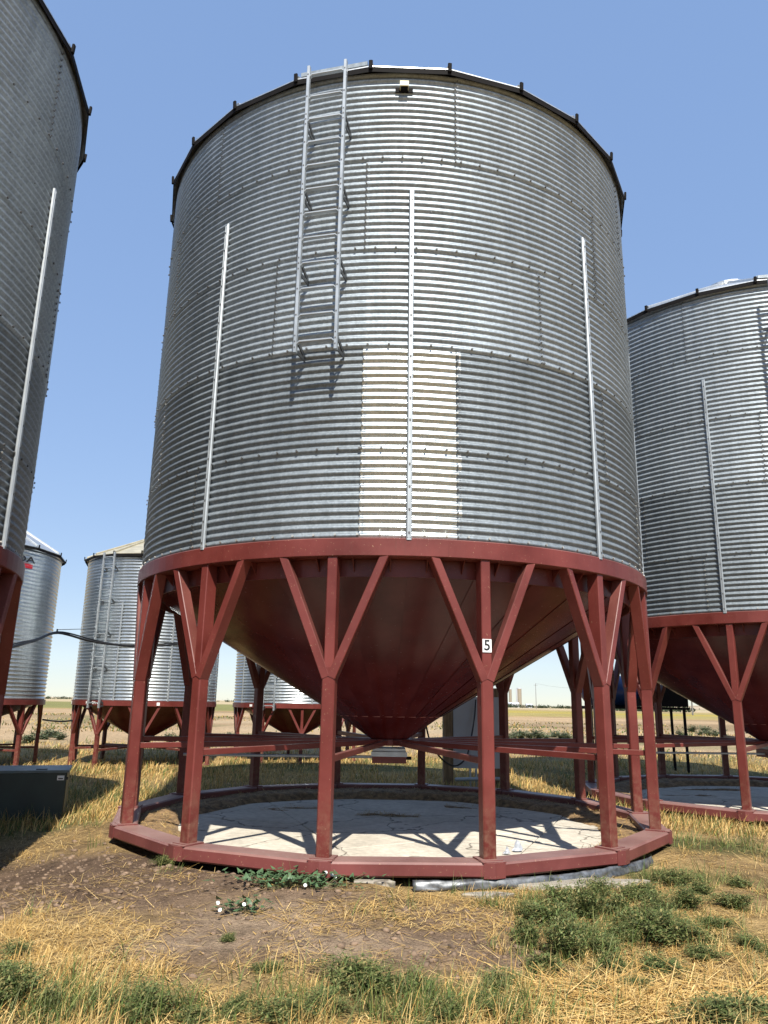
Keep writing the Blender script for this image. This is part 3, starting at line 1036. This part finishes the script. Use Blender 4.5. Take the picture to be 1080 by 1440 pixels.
def chunk(px, py, rx, ry, h, seed, label, rz=0.0):
    rs = random.Random(seed)
    p_ = at_z(px, py)
    n = 13
    q = [(rx * (.75 + .4 * rs.random()) * math.cos(2 * PI * k / n), ry * (.75 + .4 * rs.random()) * math.sin(2 * PI * k / n)) for k in range(n)]
    mb = MB()
    vs = [(x, y, -.06) for x, y in q] + [(x, y, h * (.6 + .3 * rs.random())) for x, y in q] + [(x * .9, y * .9, h * (.9 + .15 * rs.random())) for x, y in q]
    fs = [(a, (a + 1) % n, n + (a + 1) % n, n + a) for a in range(n)] + [(n + a, n + (a + 1) % n, 2 * n + (a + 1) % n, 2 * n + a) for a in range(n)] + [tuple(range(2 * n, 3 * n))]
    o = mb.add(vs, fs).build('concrete_chunk', M_CHUNK, None, (p_.x, p_.y, float(height(p_.x, p_.y))), rz)
    tag(o, label, 'concrete')
chunk(815, 1247, .52, .14, .035, 2, 'long broken concrete slab lying in grass beside the flashing', .18)
chunk(524, 1252, .17, .07, .03, 4, 'small pale concrete lump in dry grass below the skid')
chunk(688, 1262, .20, .06, .025, 9, 'thin concrete shard half buried under the flashing', .1)
# crumpled bag scraps on the slab edge
def scrap(px, py, s_, seed, label):
    rs = random.Random(seed)
    p_ = at_z(px, py, .06)
    n = 9
    vs = []
    for j in range(4):
        for k in range(n):
            r = s_ * (1 - .28 * j) * (.6 + .7 * rs.random())
            vs.append((r * math.cos(2 * PI * k / n), r * .6 * math.sin(2 * PI * k / n), s_ * .55 * j * (.6 + .6 * rs.random())))
    fs = [(j * n + k, j * n + (k + 1) % n, (j + 1) * n + (k + 1) % n, (j + 1) * n + k) for j in range(3) for k in range(n)] + [tuple(range(3 * n, 4 * n))]
    tag(MB().add(vs, fs).build('plastic_scrap', M_BOARD, None, (p_.x, p_.y, .06)), label, 'plastic scrap')
scrap(728, 1196, .055, 1, 'crumpled grey plastic scrap on the slab edge, larger one')
scrap(713, 1200, .035, 5, 'small crumpled plastic scrap beside a larger one on the slab')

# ------------------------------------------------------------------ green utility box
p_ = at_z(90, 1152)
ub = empty('utility_box', (p_.x, p_.y, 0), rad(19))
tag(ub, 'dark green metal utility box on the ground, white sticker at its corner', 'utility box')
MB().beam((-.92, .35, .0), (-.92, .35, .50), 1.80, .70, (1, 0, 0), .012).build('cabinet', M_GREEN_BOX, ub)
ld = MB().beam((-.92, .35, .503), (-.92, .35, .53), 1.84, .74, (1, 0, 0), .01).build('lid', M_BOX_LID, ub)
for x in (-.30, -.95): MB().box((x, .10, .534), (.12, .05, .008)).build('lid_hasp', M_BLACK, ld)
stk = MB().box((-.085, -.0025, .445), (.075, .004, .05)).build('sticker', M_WHITE, ub)
MB().box((-.085, -.0055, .438), (.05, .002, .012)).build('sticker_print', M_INK, stk)
MB().box((-.015, -.006, .44), (.018, .012, .03)).build('latch', M_BLACK, ub)

# ------------------------------------------------------------------ electrical board behind the main bin
eb = empty('electrical_board', (1.15, 13.35, 0), rad(4))
tag(eb, 'grey electrical backboard on two wooden posts behind bin 5', 'electrical board')
for x in (.0, .86):
    MB().beam((x, 0, -.1), (x, 0, 1.62), .165 if x == 0 else .14, .15, (1, 0, 0), .01).build('post', M_WOOD, eb)
MB().box((.50, -.095, .89), (.84, .03, 1.16)).build('board', M_BOARD, eb)
for x in (.36, .46, .55):
    MB().tube([(x, -.10, .33), (x, -.10, -.02)], .018).build('conduit', M_CONDUIT, eb)
MB().tube([(.10, -.12, .13), (.85, -.12, .15)], .03).build('pipe', M_CONDUIT, eb)

# ------------------------------------------------------------------ cables
def curve_pts(P, n=10):
    P = [Vector(q) for q in P]
    out = []
    for i in range(len(P) - 1):
        a, b, c, d = P[max(i - 1, 0)], P[i], P[i + 1], P[min(i + 2, len(P) - 1)]
        for k in range(n):
            t = k / n
            out.append(.5 * ((2 * b) + (c - a) * t + (2 * a - 5 * b + 4 * c - d) * t * t + (3 * b - a - 3 * c + d) * t ** 3))
    out.append(P[-1])
    return out
cb = empty('overhead_cable', at_y(80, 890, 12))
tag(cb, 'black overhead cable bundle kinked at its hanger, strung between the bins', 'cable')
o0 = cb.location
pts = [at_y(-30, 925, 9.2), at_y(12, 911, 10), at_y(48, 901, 11.2), at_y(80, 890, 12), at_y(125, 901, 12.6), at_y(165, 907, 13), at_y(205, 909, 13.4), at_y(260, 904, 14), at_y(340, 888, 15.5)]
for dz, r in ((0, .018), (.034, .012)):
    MB().tube([q - o0 + Vector((0, .02, dz * (0.3 + 0.7 * math.sin(i * .21) ** 2))) for i, q in enumerate(curve_pts(pts, 6))], r, 6).build('cable', M_BLACK, cb)
MB().tube([Vector((0, 0, .0)), Vector((0, 0, .06))], .012, 6).build('hanger', M_BLACK, cb)
MB().tube([Vector((0, 0, .05)), at_y(135, 884, 15.6) - o0], .006, 5).build('messenger_wire', M_BLACK, cb)
q = [at_y(60, 1012, 16.5), at_y(85, 1014.5, 16.4), at_y(112, 1012, 16.2)]
lc = MB().tube(curve_pts(q, 6), .018, 6).build('slung_cable', M_BLACK)
tag(lc, 'black cable slung low between two small bins', 'cable')
q = [at_y(599, 1020, 11.6), at_y(606, 1045, 12), at_y(622, 1068, 12.4), at_y(640, 1077, 12.8), at_y(655, 1066, 13.0), at_y(662, 1040, 13.1), at_y(667, 1010, 13.15), at_y(669, 984, 13.2)]
tag(MB().tube(curve_pts(q, 7), .014, 6).build('looped_cable', M_BLACK), 'black cable drooping in a loop to the grey backboard', 'cable')

# ------------------------------------------------------------------ blue tank behind the right bin
tk = empty('fuel_tank', (5.55, 17.2, 0), rad(6))
tag(tk, 'raised blue cylindrical tank on a dark stand behind the hopper bins', 'tank')
prof = [(0, -1.15), (.16, -1.12), (.27, -1.03), (.33, -.90), (.33, -.05), (.27, .05), (.15, .12), (0, .15)]
tb = MB().lathe(prof, n=36)
sh = MB().add([(z, y, x + 1.69) for x, y, z in tb.v], tb.f, 0, True).build('tank_shell', M_BLUE, tk)
MB().box((0, 0, 1.335), (2.3, .72, .05)).build('deck', M_EAVE, tk)
for x in (-1.05, 1.05):
    for y in (-.3, .3):
        MB().beam((x, y, 0), (x, y, 1.31), .05, .05, (1, 0, 0), .006).build('leg', M_EAVE, tk)
MB().box((.66, 0, 1.60), (.95, .7, .46)).build('pump_housing', M_EAVE, tk)
MB().box((-.75, -.333, 1.69), (.10, .006, .03)).build('label_plate', M_WHITE, tk)

# ------------------------------------------------------------------ far things
def far_at(px, d):
    r = ray(px, 990)
    return Vector((r.x / r.y * d, d, 0))
def silo(px, d, r, h, label, top):
    q = far_at(px, d)
    s_ = empty('concrete_silo', (q.x, q.y, float(height(q.x, q.y)) - .5))
    tag(s_, label, 'silo')
    MB().lathe([(r, 0), (r, h), (0, h)], n=24, smooth=False).build('shaft', M_SILO, s_)
    MB().lathe([(r * 1.06, h), (r * 1.06, h + .8), (0, h + 1.1)], n=24, smooth=False).build('cap', M_SHED, s_)
    if top: MB().box((-r * .9, 0, h * .5), (r * .7, r * .9, h)).build('elevator_leg', M_SHED, s_)
silo(730.5, 700, 2.1, 17, 'pale round concrete silo with a dark elevator leg on the horizon', True)
silo(718, 720, 1.3, 17, 'slim dark grey silo left of the pale round one on the horizon', False)
silo(712, 760, .5, 14, 'thinnest mast-like silo beside the slim grey one on the horizon', False)
for (px, d, w, h, lb) in ((722, 690, 9, 3.6, 'low grey farm shed at the foot of the silos'), (744, 640, 5, 2.2, 'small pale farm building beside the silos')):
    q = far_at(px, d)
    b = empty('farm_shed', (q.x, q.y, float(height(q.x, q.y)) - .4))
    tag(b, lb, 'shed')
    MB().box((0, 0, h / 2), (w, 6, h)).build('wall', M_SHED, b)
    MB().add([(-w / 2 - .3, -3.3, h), (w / 2 + .3, -3.3, h), (w / 2 + .3, 3.3, h), (-w / 2 - .3, 3.3, h), (-w / 2 - .3, 0, h + 1.4), (w / 2 + .3, 0, h + 1.4)],
             [(0, 1, 5, 4), (2, 3, 4, 5), (0, 4, 3), (1, 2, 5), (3, 2, 1, 0)]).build('roof', M_SHED, b)
def power_pole(px, d, h, label):
    q = far_at(px, d)
    b = empty('power_pole', (q.x, q.y, float(height(q.x, q.y)) - .5))
    tag(b, label, 'power pole', 'power poles across the fields')
    MB().tube([(0, 0, 0), (0, 0, h)], [.19, .12], 8).build('pole', M_POLE_FAR, b)
    MB().box((0, -.2, h - .9), (2.2, .12, .14)).build('crossarm', M_POLE_FAR, b)
    return b, Vector((q.x, q.y, h - .6))
pA, wA = power_pole(754, 420, 14.0, 'wooden power pole standing beyond the field near the silos')
pB, wB = power_pole(973, 170, 10.5, 'nearer wooden power pole framed under the hopper by the blue tank')
wr = MB()
mp_ = [wB + (wA - wB) * t + Vector((0, 0, -3.2 * math.sin(PI * t))) for t in np.linspace(0, 1, 14)]
wr.tube(mp_, .03, 4)
tag(wr.build('power_line', M_POLE_FAR), 'thin power line strung between the two far poles', 'power line')

def tree_belt(px0, px1, d, h, n, seed):
    rs = np.random.default_rng(seed)
    a, b = far_at(px0, d), far_at(px1, d)
    Vs, Cs = [], []
    for k in range(n):
        t = rs.random()
        c = a + (b - a) * t
        hh = h * (.5 + .9 * rs.random())
        m_ = 26
        pos = rs.normal(size=(m_, 3)) * np.array([hh * .55, hh * .5, hh * .28]) + np.array([c.x, c.y + rs.random() * 25, hh * .5 + float(height(c.x, c.y))])
        tri = rs.normal(size=(m_, 3, 3)) * hh * .22 + pos[:, None]
        Vs.append(tri.reshape(-1, 3))
        Cs.append(np.repeat(np.array([[.045, .062, .03]]) * (.6 + .8 * rs.random((m_, 1))), 3, 0))
    V = np.concatenate(Vs); Cc = np.concatenate(Cs)
    me = np_mesh('distant_trees', V, np.arange(len(V)), np.full(len(V) // 3, 3), M_BLADE, False, Cc)
    return link('distant_trees', me)
tag(tree_belt(700, 900, 620, 1.9, 150, 1), 'dark belt of far trees on the horizon behind the silos', 'tree belt', kind='stuff')
tag(tree_belt(880, 1000, 330, 2.2, 60, 2), 'low dark hedge line before the tan hills', 'tree belt', kind='stuff')
tag(tree_belt(-40, 400, 1100, 2.6, 160, 3), 'thin line of far trees on the flat green horizon', 'tree belt', kind='stuff')

# ------------------------------------------------------------------ vegetation
def blades(P, L, W, lean, bend, az, C, segs=3, droop=0.0):
    """P (n,3) feet; returns vertices, loops, sizes, colours of curved tapering blades"""
    n = len(P)
    d = np.stack([np.cos(az), np.sin(az), np.zeros(n)], -1)
    sd = np.stack([-np.sin(az + .6), np.cos(az + .6), np.zeros(n)], -1)
    rows = []
    for s_ in range(segs + 1):
        t = s_ / segs
        ang = lean + bend * t
        ctr = P + d * (np.sin(ang) * L * t)[:, None] + np.array([0, 0, 1.0]) * (np.cos(np.minimum(ang, 2.3)) * L * t)[:, None]
        w = W * (1 - t) ** .7
        if s_ < segs:
            rows += [ctr - sd * w[:, None] * .5, ctr + sd * w[:, None] * .5]
        else:
            rows += [ctr]
    V = np.stack(rows, 1)
    k = V.shape[1]
    base = (np.arange(n) * k)[:, None]
    quads = []
    for s_ in range(segs - 1):
        quads += [2 * s_, 2 * s_ + 1, 2 * s_ + 3, 2 * s_ + 2]
    tri = [2 * segs - 2, 2 * segs - 1, 2 * segs]
    loops = (base + np.array(quads + tri)[None]).ravel()
    sizes = np.tile(np.array([4] * (segs - 1) + [3]), n)
    t = np.concatenate([np.repeat(np.arange(segs) / segs, 2), [1.0]])
    Cc = C[:, None, :] * (0.75 + 0.35 * t)[None, :, None]
    return V.reshape(-1, 3), loops, sizes, Cc.reshape(-1, 3)

def in_pads(x, y, extra=0.0):
    t = np.zeros(len(x), bool)
    for cx, cy in (MAIN, RIGHT, LEFT):
        t |= np.hypot(x - cx, y - cy) < 2.99 + extra
    return t
def sample(n, x0, x1, y0, y1):
    # denser towards the camera
    u = rng.random(n)
    y = y0 * (y1 / y0) ** u
    half0, half1 = x0, x1
    x = rng.uniform(-1, 1, n) * (0.62 * y + .5)
    return x, y
STRAW = np.array([[.60, .40, .14], [.52, .33, .105], [.66, .47, .20], [.40, .245, .08], [.56, .40, .165]])
GRN = np.array([[.10, .145, .032], [.14, .18, .05], [.075, .11, .03], [.20, .21, .07], [.13, .14, .055]])
def pick(T, n): return T[rng.integers(0, len(T), n)] * (.75 + .5 * rng.random((n, 1)))

def grass_layer(name, label, n, y0, y1, dens, Lr, Wr, palette, lean, bend, segs=3, mat=None, tuft=0, spread=.05):
    x, y = sample(n, 0, 0, y0, y1)
    keep = rng.random(n) < dens(x, y)
    keep &= ~in_pads(x, y)
    x, y = x[keep], y[keep]
    if tuft:
        x = np.repeat(x, tuft) + rng.normal(size=len(x) * tuft) * spread * (.6 + y.repeat(tuft) * .05)
        y = np.repeat(y, tuft) + rng.normal(size=len(y) * tuft) * spread * (.6 + y.repeat(tuft) * .05)
        k = ~in_pads(x, y, -.02)
        x, y = x[k], y[k]
    n = len(x)
    P = np.stack([x, y, height(x, y) - .004], -1)
    L = Lr[0] + (Lr[1] - Lr[0]) * rng.random(n) ** 1.5
    W = (Wr[0] + (Wr[1] - Wr[0]) * rng.random(n)) * (1 + np.maximum(0, y - 7) * .10)
    Cc = pick(palette, n)
    V, lo, sz, Cv = blades(P, L, W, np.abs(rng.normal(size=n)) * lean, rng.random(n) * bend, rng.random(n) * 2 * np.pi, Cc, segs)
    o = link(name, np_mesh(name, V, lo, sz, mat or M_BLADE, False, Cv))
    return tag(o, label, 'grass', kind='stuff')

bare = lambda x, y: np.clip(blob(x, y, BARE), 0, 1)
green = lambda x, y: np.clip(blob(x, y, GREEN), 0, 1)
patchy = lambda x, y, f, t, s_: smooth01((fbm(x * f, y * f, 3) - t) * s_)
front = lambda y: smooth01((4.35 - y) / .3)
grass_layer('dry_grass', 'short dry yellow grass tufts over the yard', 3600, 3.3, 14,
            lambda x, y: (1 - .93 * bare(x, y) * (1 - .75 * front(y))) * (.18 + .9 * patchy(x, y, 1.7, .45, 7)), (.02, .11), (.0028, .0055), STRAW, .55, 1.1, 3, M_STRAW, 16, .045)
grass_layer('tall_straw', 'tall dry straw stalks standing at the edge of the bare soil', 620, 3.3, 5.6,
            lambda x, y: (front(y) * .8 + .35 * (1 - bare(x, y))) * patchy(x, y, 2.2, .48, 7), (.06, .20), (.0026, .0055), STRAW, .42, .9, 3, M_STRAW, 22, .045)
grass_layer('green_grass', 'green grass blades growing among the dry straw', 6500, 3.3, 13,
            lambda x, y: .9 * green(x, y) * (.3 + patchy(x, y, 2.3, .42, 6)) + .05 * (1 - bare(x, y)), (.05, .24), (.0030, .0062), GRN * 1.2, .35, 1.0, 3, M_BLADE, 15, .05)
grass_layer('meadow_grass', 'mixed green and straw coloured grass behind the bins', 9000, 8.5, 24,
            lambda x, y: .25 + .75 * patchy(x, y, .8, .42, 6), (.05, .20), (.006, .010), np.concatenate([STRAW * 1.2, STRAW, STRAW, GRN * 1.3]), .35, .9, 2, M_BLADE, 9, .10)
grass_layer('field_tufts', 'sparse grass tufts scattered over the far field', 3500, 22, 75,
            lambda x, y: patchy(x, y, .18, .52, 8), (.06, .22), (.012, .02), np.concatenate([STRAW * .8, GRN]), .3, .8, 2, M_BLADE, 7, .22)

# straw stalks lying on the ground
def litter_stalks(name, label, x, y, z, Lr, W, col_t, flat=.12):
    n = len(x)
    az = rng.random(n) * 2 * np.pi
    L = Lr[0] + (Lr[1] - Lr[0]) * rng.random(n) ** 2
    e = np.stack([np.cos(az), np.sin(az), rng.normal(size=n) * flat], -1)
    sd = np.stack([-np.sin(az), np.cos(az), np.zeros(n)], -1) * (W * (.6 + .8 * rng.random(n)))[:, None]
    P = np.stack([x, y, z + .004 + .012 * rng.random(n)], -1)
    V = np.stack([P - sd * .5, P + sd * .5, P + e * L[:, None] + sd * .35, P + e * L[:, None] - sd * .35], 1).reshape(-1, 3)
    V[:, 2] = np.maximum(V[:, 2], np.repeat(z, 4) + .001)
    Cc = np.repeat(pick(col_t, n), 4, 0)
    me = np_mesh(name, V, np.arange(4 * n), np.full(n, 4), M_STRAW, False, Cc)
    return tag(link(name, me), label, 'straw', kind='stuff')
n = 90000
x, y = sample(n, 0, 0, 3.3, 10)
k = rng.random(n) < (1 - .72 * bare(x, y) * (1 - .8 * patchy(x, y, 1.9, .56, 9))) * (.10 + .9 * patchy(x, y, 1.5, .44, 6)) * (1 - .5 * green(x, y)) * (1 - .6 * blob(x, y, CLOD))
k &= ~in_pads(x, y)
litter_stalks('loose_straw', 'flattened straw stalks littering the ground', x[k], y[k], height(x[k], y[k]), (.03, .20), .0035, STRAW)
# long stalks in the lower right
q = [at_z(a, b) for a, b in zip(rng.uniform(730, 1080, 900), rng.uniform(1385, 1445, 900))]
x, y = np.array([v.x for v in q]), np.array([v.y for v in q])
litter_stalks('straw_windrow', 'thick mat of long pale straw stalks in front of the weeds', x, y, height(x, y) + .03 * rng.random(900), (.12, .55), .0055, STRAW * 1.1, .06)
i = rng.integers(0, len(lx), 42000)
i = i[lmask[i]]
litter_stalks('chaff_straw', 'short chaff straws on the litter ring of bin 5', lx[i] + rng.normal(size=len(i)) * .02, ly[i] + rng.normal(size=len(i)) * .02, lz[i], (.02, .09), .0042, STRAW * .75, .25)
i = rng.integers(0, len(lx2), 8000)
i = i[lmask2[i]]
litter_stalks('chaff_straw', 'short chaff straws on the litter ring of the bin by the blue tank', lx2[i], ly2[i], lz2[i], (.02, .08), .004, STRAW * .5, .25)

# clods and pebbles on the bare earth
n = 16000
x, y = sample(n, 0, 0, 3.4, 9)
k = (rng.random(n) < np.clip(blob(x, y, CLOD) + .3 * bare(x, y), 0, 1)) & ~in_pads(x, y)
x, y = x[k], y[k]
t_ = (1 + 5 ** .5) / 2
ico = np.array([(-1, t_, 0), (1, t_, 0), (-1, -t_, 0), (1, -t_, 0), (0, -1, t_), (0, 1, t_), (0, -1, -t_), (0, 1, -t_), (t_, 0, -1), (t_, 0, 1), (-t_, 0, -1), (-t_, 0, 1)]) / 1.9
icf = np.array([(0, 11, 5), (0, 5, 1), (0, 1, 7), (0, 7, 10), (0, 10, 11), (1, 5, 9), (5, 11, 4), (11, 10, 2), (10, 7, 6), (7, 1, 8), (3, 9, 4), (3, 4, 2), (3, 2, 6), (3, 6, 8), (3, 8, 9), (4, 9, 5), (2, 4, 11), (6, 2, 10), (8, 6, 7), (9, 8, 1)])
sz = .005 + .020 * rng.random(len(x)) ** 4
V = ico[None] * (.65 + .7 * rng.random((len(x), 12, 1))) * sz[:, None, None] * np.array([1.2, 1, .7])
V = V + np.stack([x, y, height(x, y) + sz * .2], -1)[:, None]
lo = (icf.ravel()[None] + (np.arange(len(x)) * 12)[:, None]).ravel()
tag(link('soil_clods', np_mesh('soil_clods', V.reshape(-1, 3), lo, np.full(len(x) * 20, 3), M_DIRT)), 'crumbly brown clods strewn over the bare earth', 'soil', kind='stuff')

# bushy weeds
def weed_mesh(name, seed, n_stem, h, spread, leaf, per, cols):
    rs = np.random.default_rng(seed)
    st = MB()
    Ps, Ls, Az, Cs, Le = [], [], [], [], []
    for k in range(n_stem):
        az = rs.random() * 2 * PI
        ln = h * (.55 + .55 * rs.random())
        lean = rs.random() ** .7 * spread
        pts = []
        for s_ in range(5):
            t = s_ / 4
            rr = ln * t * math.sin(lean * (.5 + .5 * t))
            pts.append(Vector((rr * math.cos(az), rr * math.sin(az), ln * t * math.cos(lean * (.5 + .5 * t)))))
        st.tube(pts, [.0025, .0022, .0018, .0014, .0008], 3)
        m_ = per
        t = .12 + .88 * rs.random(m_)
        P0 = np.array([pts[int(min(3, q * 4))].lerp(pts[int(min(3, q * 4)) + 1], q * 4 - int(min(3, q * 4))) for q in t])
        P0 = P0 + rs.normal(size=P0.shape) * h * .085
        P0[:, 2] = np.maximum(P0[:, 2], .004)
        Ps.append(P0); Az.append(rs.random(m_) * 2 * np.pi); Ls.append(leaf * (.4 + 1.5 * rs.random(m_) ** 2) * (1.25 - .5 * t)); Le.append(.3 + 1.1 * rs.random(m_))
        Cs.append(cols[rs.integers(0, len(cols), m_)] * (.6 + .7 * rs.random((m_, 1))))
    P, L, Z, Cc, E_ = np.concatenate(Ps), np.concatenate(Ls), np.concatenate(Az), np.concatenate(Cs), np.concatenate(Le)
    V, lo, sz_, Cv = blades(P, L, L * .42, E_, .5 * np.ones(len(L)), Z, Cc, 2)
    return st.mesh('stems', M_STEM), np_mesh(name, V, lo, sz_, M_BLADE, False, Cv)
M_STEM = plain('weed_stem', (.12, .14, .05), .7)
DARKG = np.array([[.11, .15, .045], [.15, .19, .06], [.22, .24, .09], [.075, .11, .035], [.30, .26, .10]])
weeds = [weed_mesh('foliage', 21 + k, 52, h, sp_, .021, 105, DARKG) for k, (h, sp_) in enumerate(((.19, 1.25), (.24, 1.05), (.13, 1.4)))]
spots = [(775, 1300, 1), (825, 1290, 1.25), (870, 1285, 1.15), (905, 1310, 1.05), (800, 1345, .9), (765, 1365, .8), (850, 1335, .75), (935, 1325, .85), (960, 1305, .7), (900, 1262, .95), (950, 1245, .9), (985, 1255, .8), (1030, 1275, .8),
         (15, 1415, 1.1), (70, 1428, .9), (5, 1375, .7), (205, 1432, .7), (270, 1442, .7), (375, 1372, .5), (500, 1392, .85), (545, 1398, .85), (590, 1405, .7), (455, 1432, .7), (625, 1440, .8), (690, 1425, .7), (1010, 1440, .8), (1060, 1430, .8), (1055, 1330, .7), (990, 1345, .6), (830, 1395, .6), (320, 1330, .35), (230, 1225, .45),
         (740, 1325, .9), (790, 1270, .8), (845, 1262, .9), (815, 1318, 1.0), (880, 1320, .9), (925, 1288, .9), (975, 1322, .8), (1010, 1300, .7), (745, 1290, .7), (860, 1365, .8), (930, 1362, .75), (965, 1275, .8), (1040, 1245, .7), (895, 1395, .6), (700, 1395, .6),
         (95, 1402, .55), (330, 1425, .6), (400, 1442, .7), (570, 1442, .6), (750, 1440, .5), (20, 1350, .45)]
for i, (px, py, s_) in enumerate(spots):
    q = at_z(px, py)
    w = empty('weed_bush', (q.x, q.y, float(height(q.x, q.y)) - .01), rng.random() * 6.28)
    w.scale = (s_ * (.75 + .7 * rng.random()), s_ * (.75 + .7 * rng.random()), s_ * (.6 + .55 * rng.random()))
    sm_, fm_ = weeds[i % 3]
    link('stems', sm_, w)
    link('foliage', fm_, w)
    if px > 720 and py < 1295: lb, gp = 'feathery green weed right beside the broken concrete under the flashing', 'weeds by the concrete'
    elif px > 940: lb, gp = 'small green weed in pale straw beyond the big weed patch', 'weeds in the straw'
    elif px > 720 and py < 1385: lb, gp = 'feathery green weed in the big patch between concrete and straw mat', 'weeds in the big patch'
    elif px > 720: lb, gp = 'low green weed poking through the thick straw mat', 'weeds in the straw mat'
    elif py < 1345 and px > 100: lb, gp = 'tiny lone weed on the open bare brown soil', 'lone weeds on bare soil'
    elif px < 300: lb, gp = 'bushy green weed at the edge of the dark cloddy soil', 'weeds by the cloddy soil'
    else: lb, gp = 'bushy green weed among tall straw beside the sandy bare patch', 'weeds by the sandy patch'
    tag(w, lb, 'weed', gp)

# bindweed with white flowers against the skid
def bindweed(px, py, n_leaf, spread, seed, flowers, label):
    rs = np.random.default_rng(seed)
    q = at_z(px, py, .05)
    b = empty('bindweed', (q.x, q.y, float(height(q.x, q.y))))
    tag(b, label, 'bindweed', 'flowering bindweed')
    mb, stm = MB(), MB()
    for k in range(n_leaf):
        x, y = rs.normal() * spread, rs.normal() * spread * .38
        z = .02 + .07 * rs.random()
        a, ti = rs.random() * 6.28, rs.uniform(-.5, .5)
        s_ = .020 + .018 * rs.random()
        M = Matrix.Rotation(a, 3, 'Z') @ Matrix.Rotation(ti + .35, 3, 'X')
        sh_ = [(0, -.2, 0), (.55, -.55, .05), (.45, .1, .08), (0, 1.1, -.05), (-.45, .1, .08), (-.55, -.55, .05)]
        mb.add([M @ (Vector(v) * s_) + Vector((x, y, z)) for v in sh_], [(0, 1, 2, 3), (0, 3, 4, 5)])
        if k % 3 == 0: stm.tube([(x, y, z), (x * .7, y * .7, .01), (x * .4 + .02, y * .4, .012)], .0015, 3)
    mb.build('leaves', M_LEAF, b)
    stm.build('vines', M_STEM, b)
    for (fx, fy) in flowers:
        w = at_z(fx, fy, float(height(q.x, q.y)) + .05)
        fl = MB().lathe([(.002, -.02), (.004, 0), (.012, .010), (.017, .014), (.015, .016), (.006, .011), (0, .008)], n=10)
        o = fl.build('flower', M_WHITE, b, Vector((w.x - q.x, w.y - q.y, .055)))
        o.rotation_euler = (.9, 0, rs.uniform(-.5, .5))
        o.scale = (.75, .75, .75)
M_LEAF = plain('bindweed_leaf', (.065, .115, .050), .5, 0, .3, 20.0)
bindweed(415, 1248, 320, .22, 1, [(376, 1216), (390, 1213), (458, 1229), (466, 1232), (472, 1235), (429, 1247)], 'larger bindweed patch with white flowers against the red skid')
bindweed(345, 1276, 60, .10, 2, [(306, 1272), (310, 1282), (343, 1274)], 'small bindweed with white flowers on the bare soil')

# sage tufts out in the field
sage = [weed_mesh('foliage', 60 + k, 26, .45, 1.0, .085, 30, np.array([[.15, .18, .09], [.19, .21, .12], [.11, .14, .07]])) for k in range(2)]
sg = [(712, 1041), (722, 1038), (733, 1040), (745, 1038), (757, 1041), (768, 1039), (779, 1037), (790, 1039), (797, 1040), (727, 1036), (985, 1034), (996, 1034), (1007, 1035), (992, 1029), (973, 1029), (1017, 1029), (958, 1036), (1052, 1031), (62, 1040), (75, 1037), (85, 1041), (40, 1045), (240, 1046), (700, 1030), (322, 1040)]
for i, (px, py) in enumerate(sg):
    q = at_z(px, py)
    w = empty('sage_tuft', (q.x, q.y, float(height(q.x, q.y)) - .02), rng.random() * 6.28)
    s_ = .75 + .5 * rng.random()
    w.scale = (s_ * 1.3, s_ * 1.3, s_ * .8)
    sm_, fm_ = sage[i % 2]
    link('stems', sm_, w); link('foliage', fm_, w)
    if px < 400: lb, gp = 'grey green sage tuft in the field behind the smaller bins', 'sage tufts behind the smaller bins'
    elif px < 850: lb, gp = 'grey green sage tuft in a row beyond the electrical board', 'sage tufts beyond the board'
    else: lb, gp = 'grey green sage tuft in the field below the tan hills', 'sage tufts below the hills'
    tag(w, lb, 'shrub', gp)
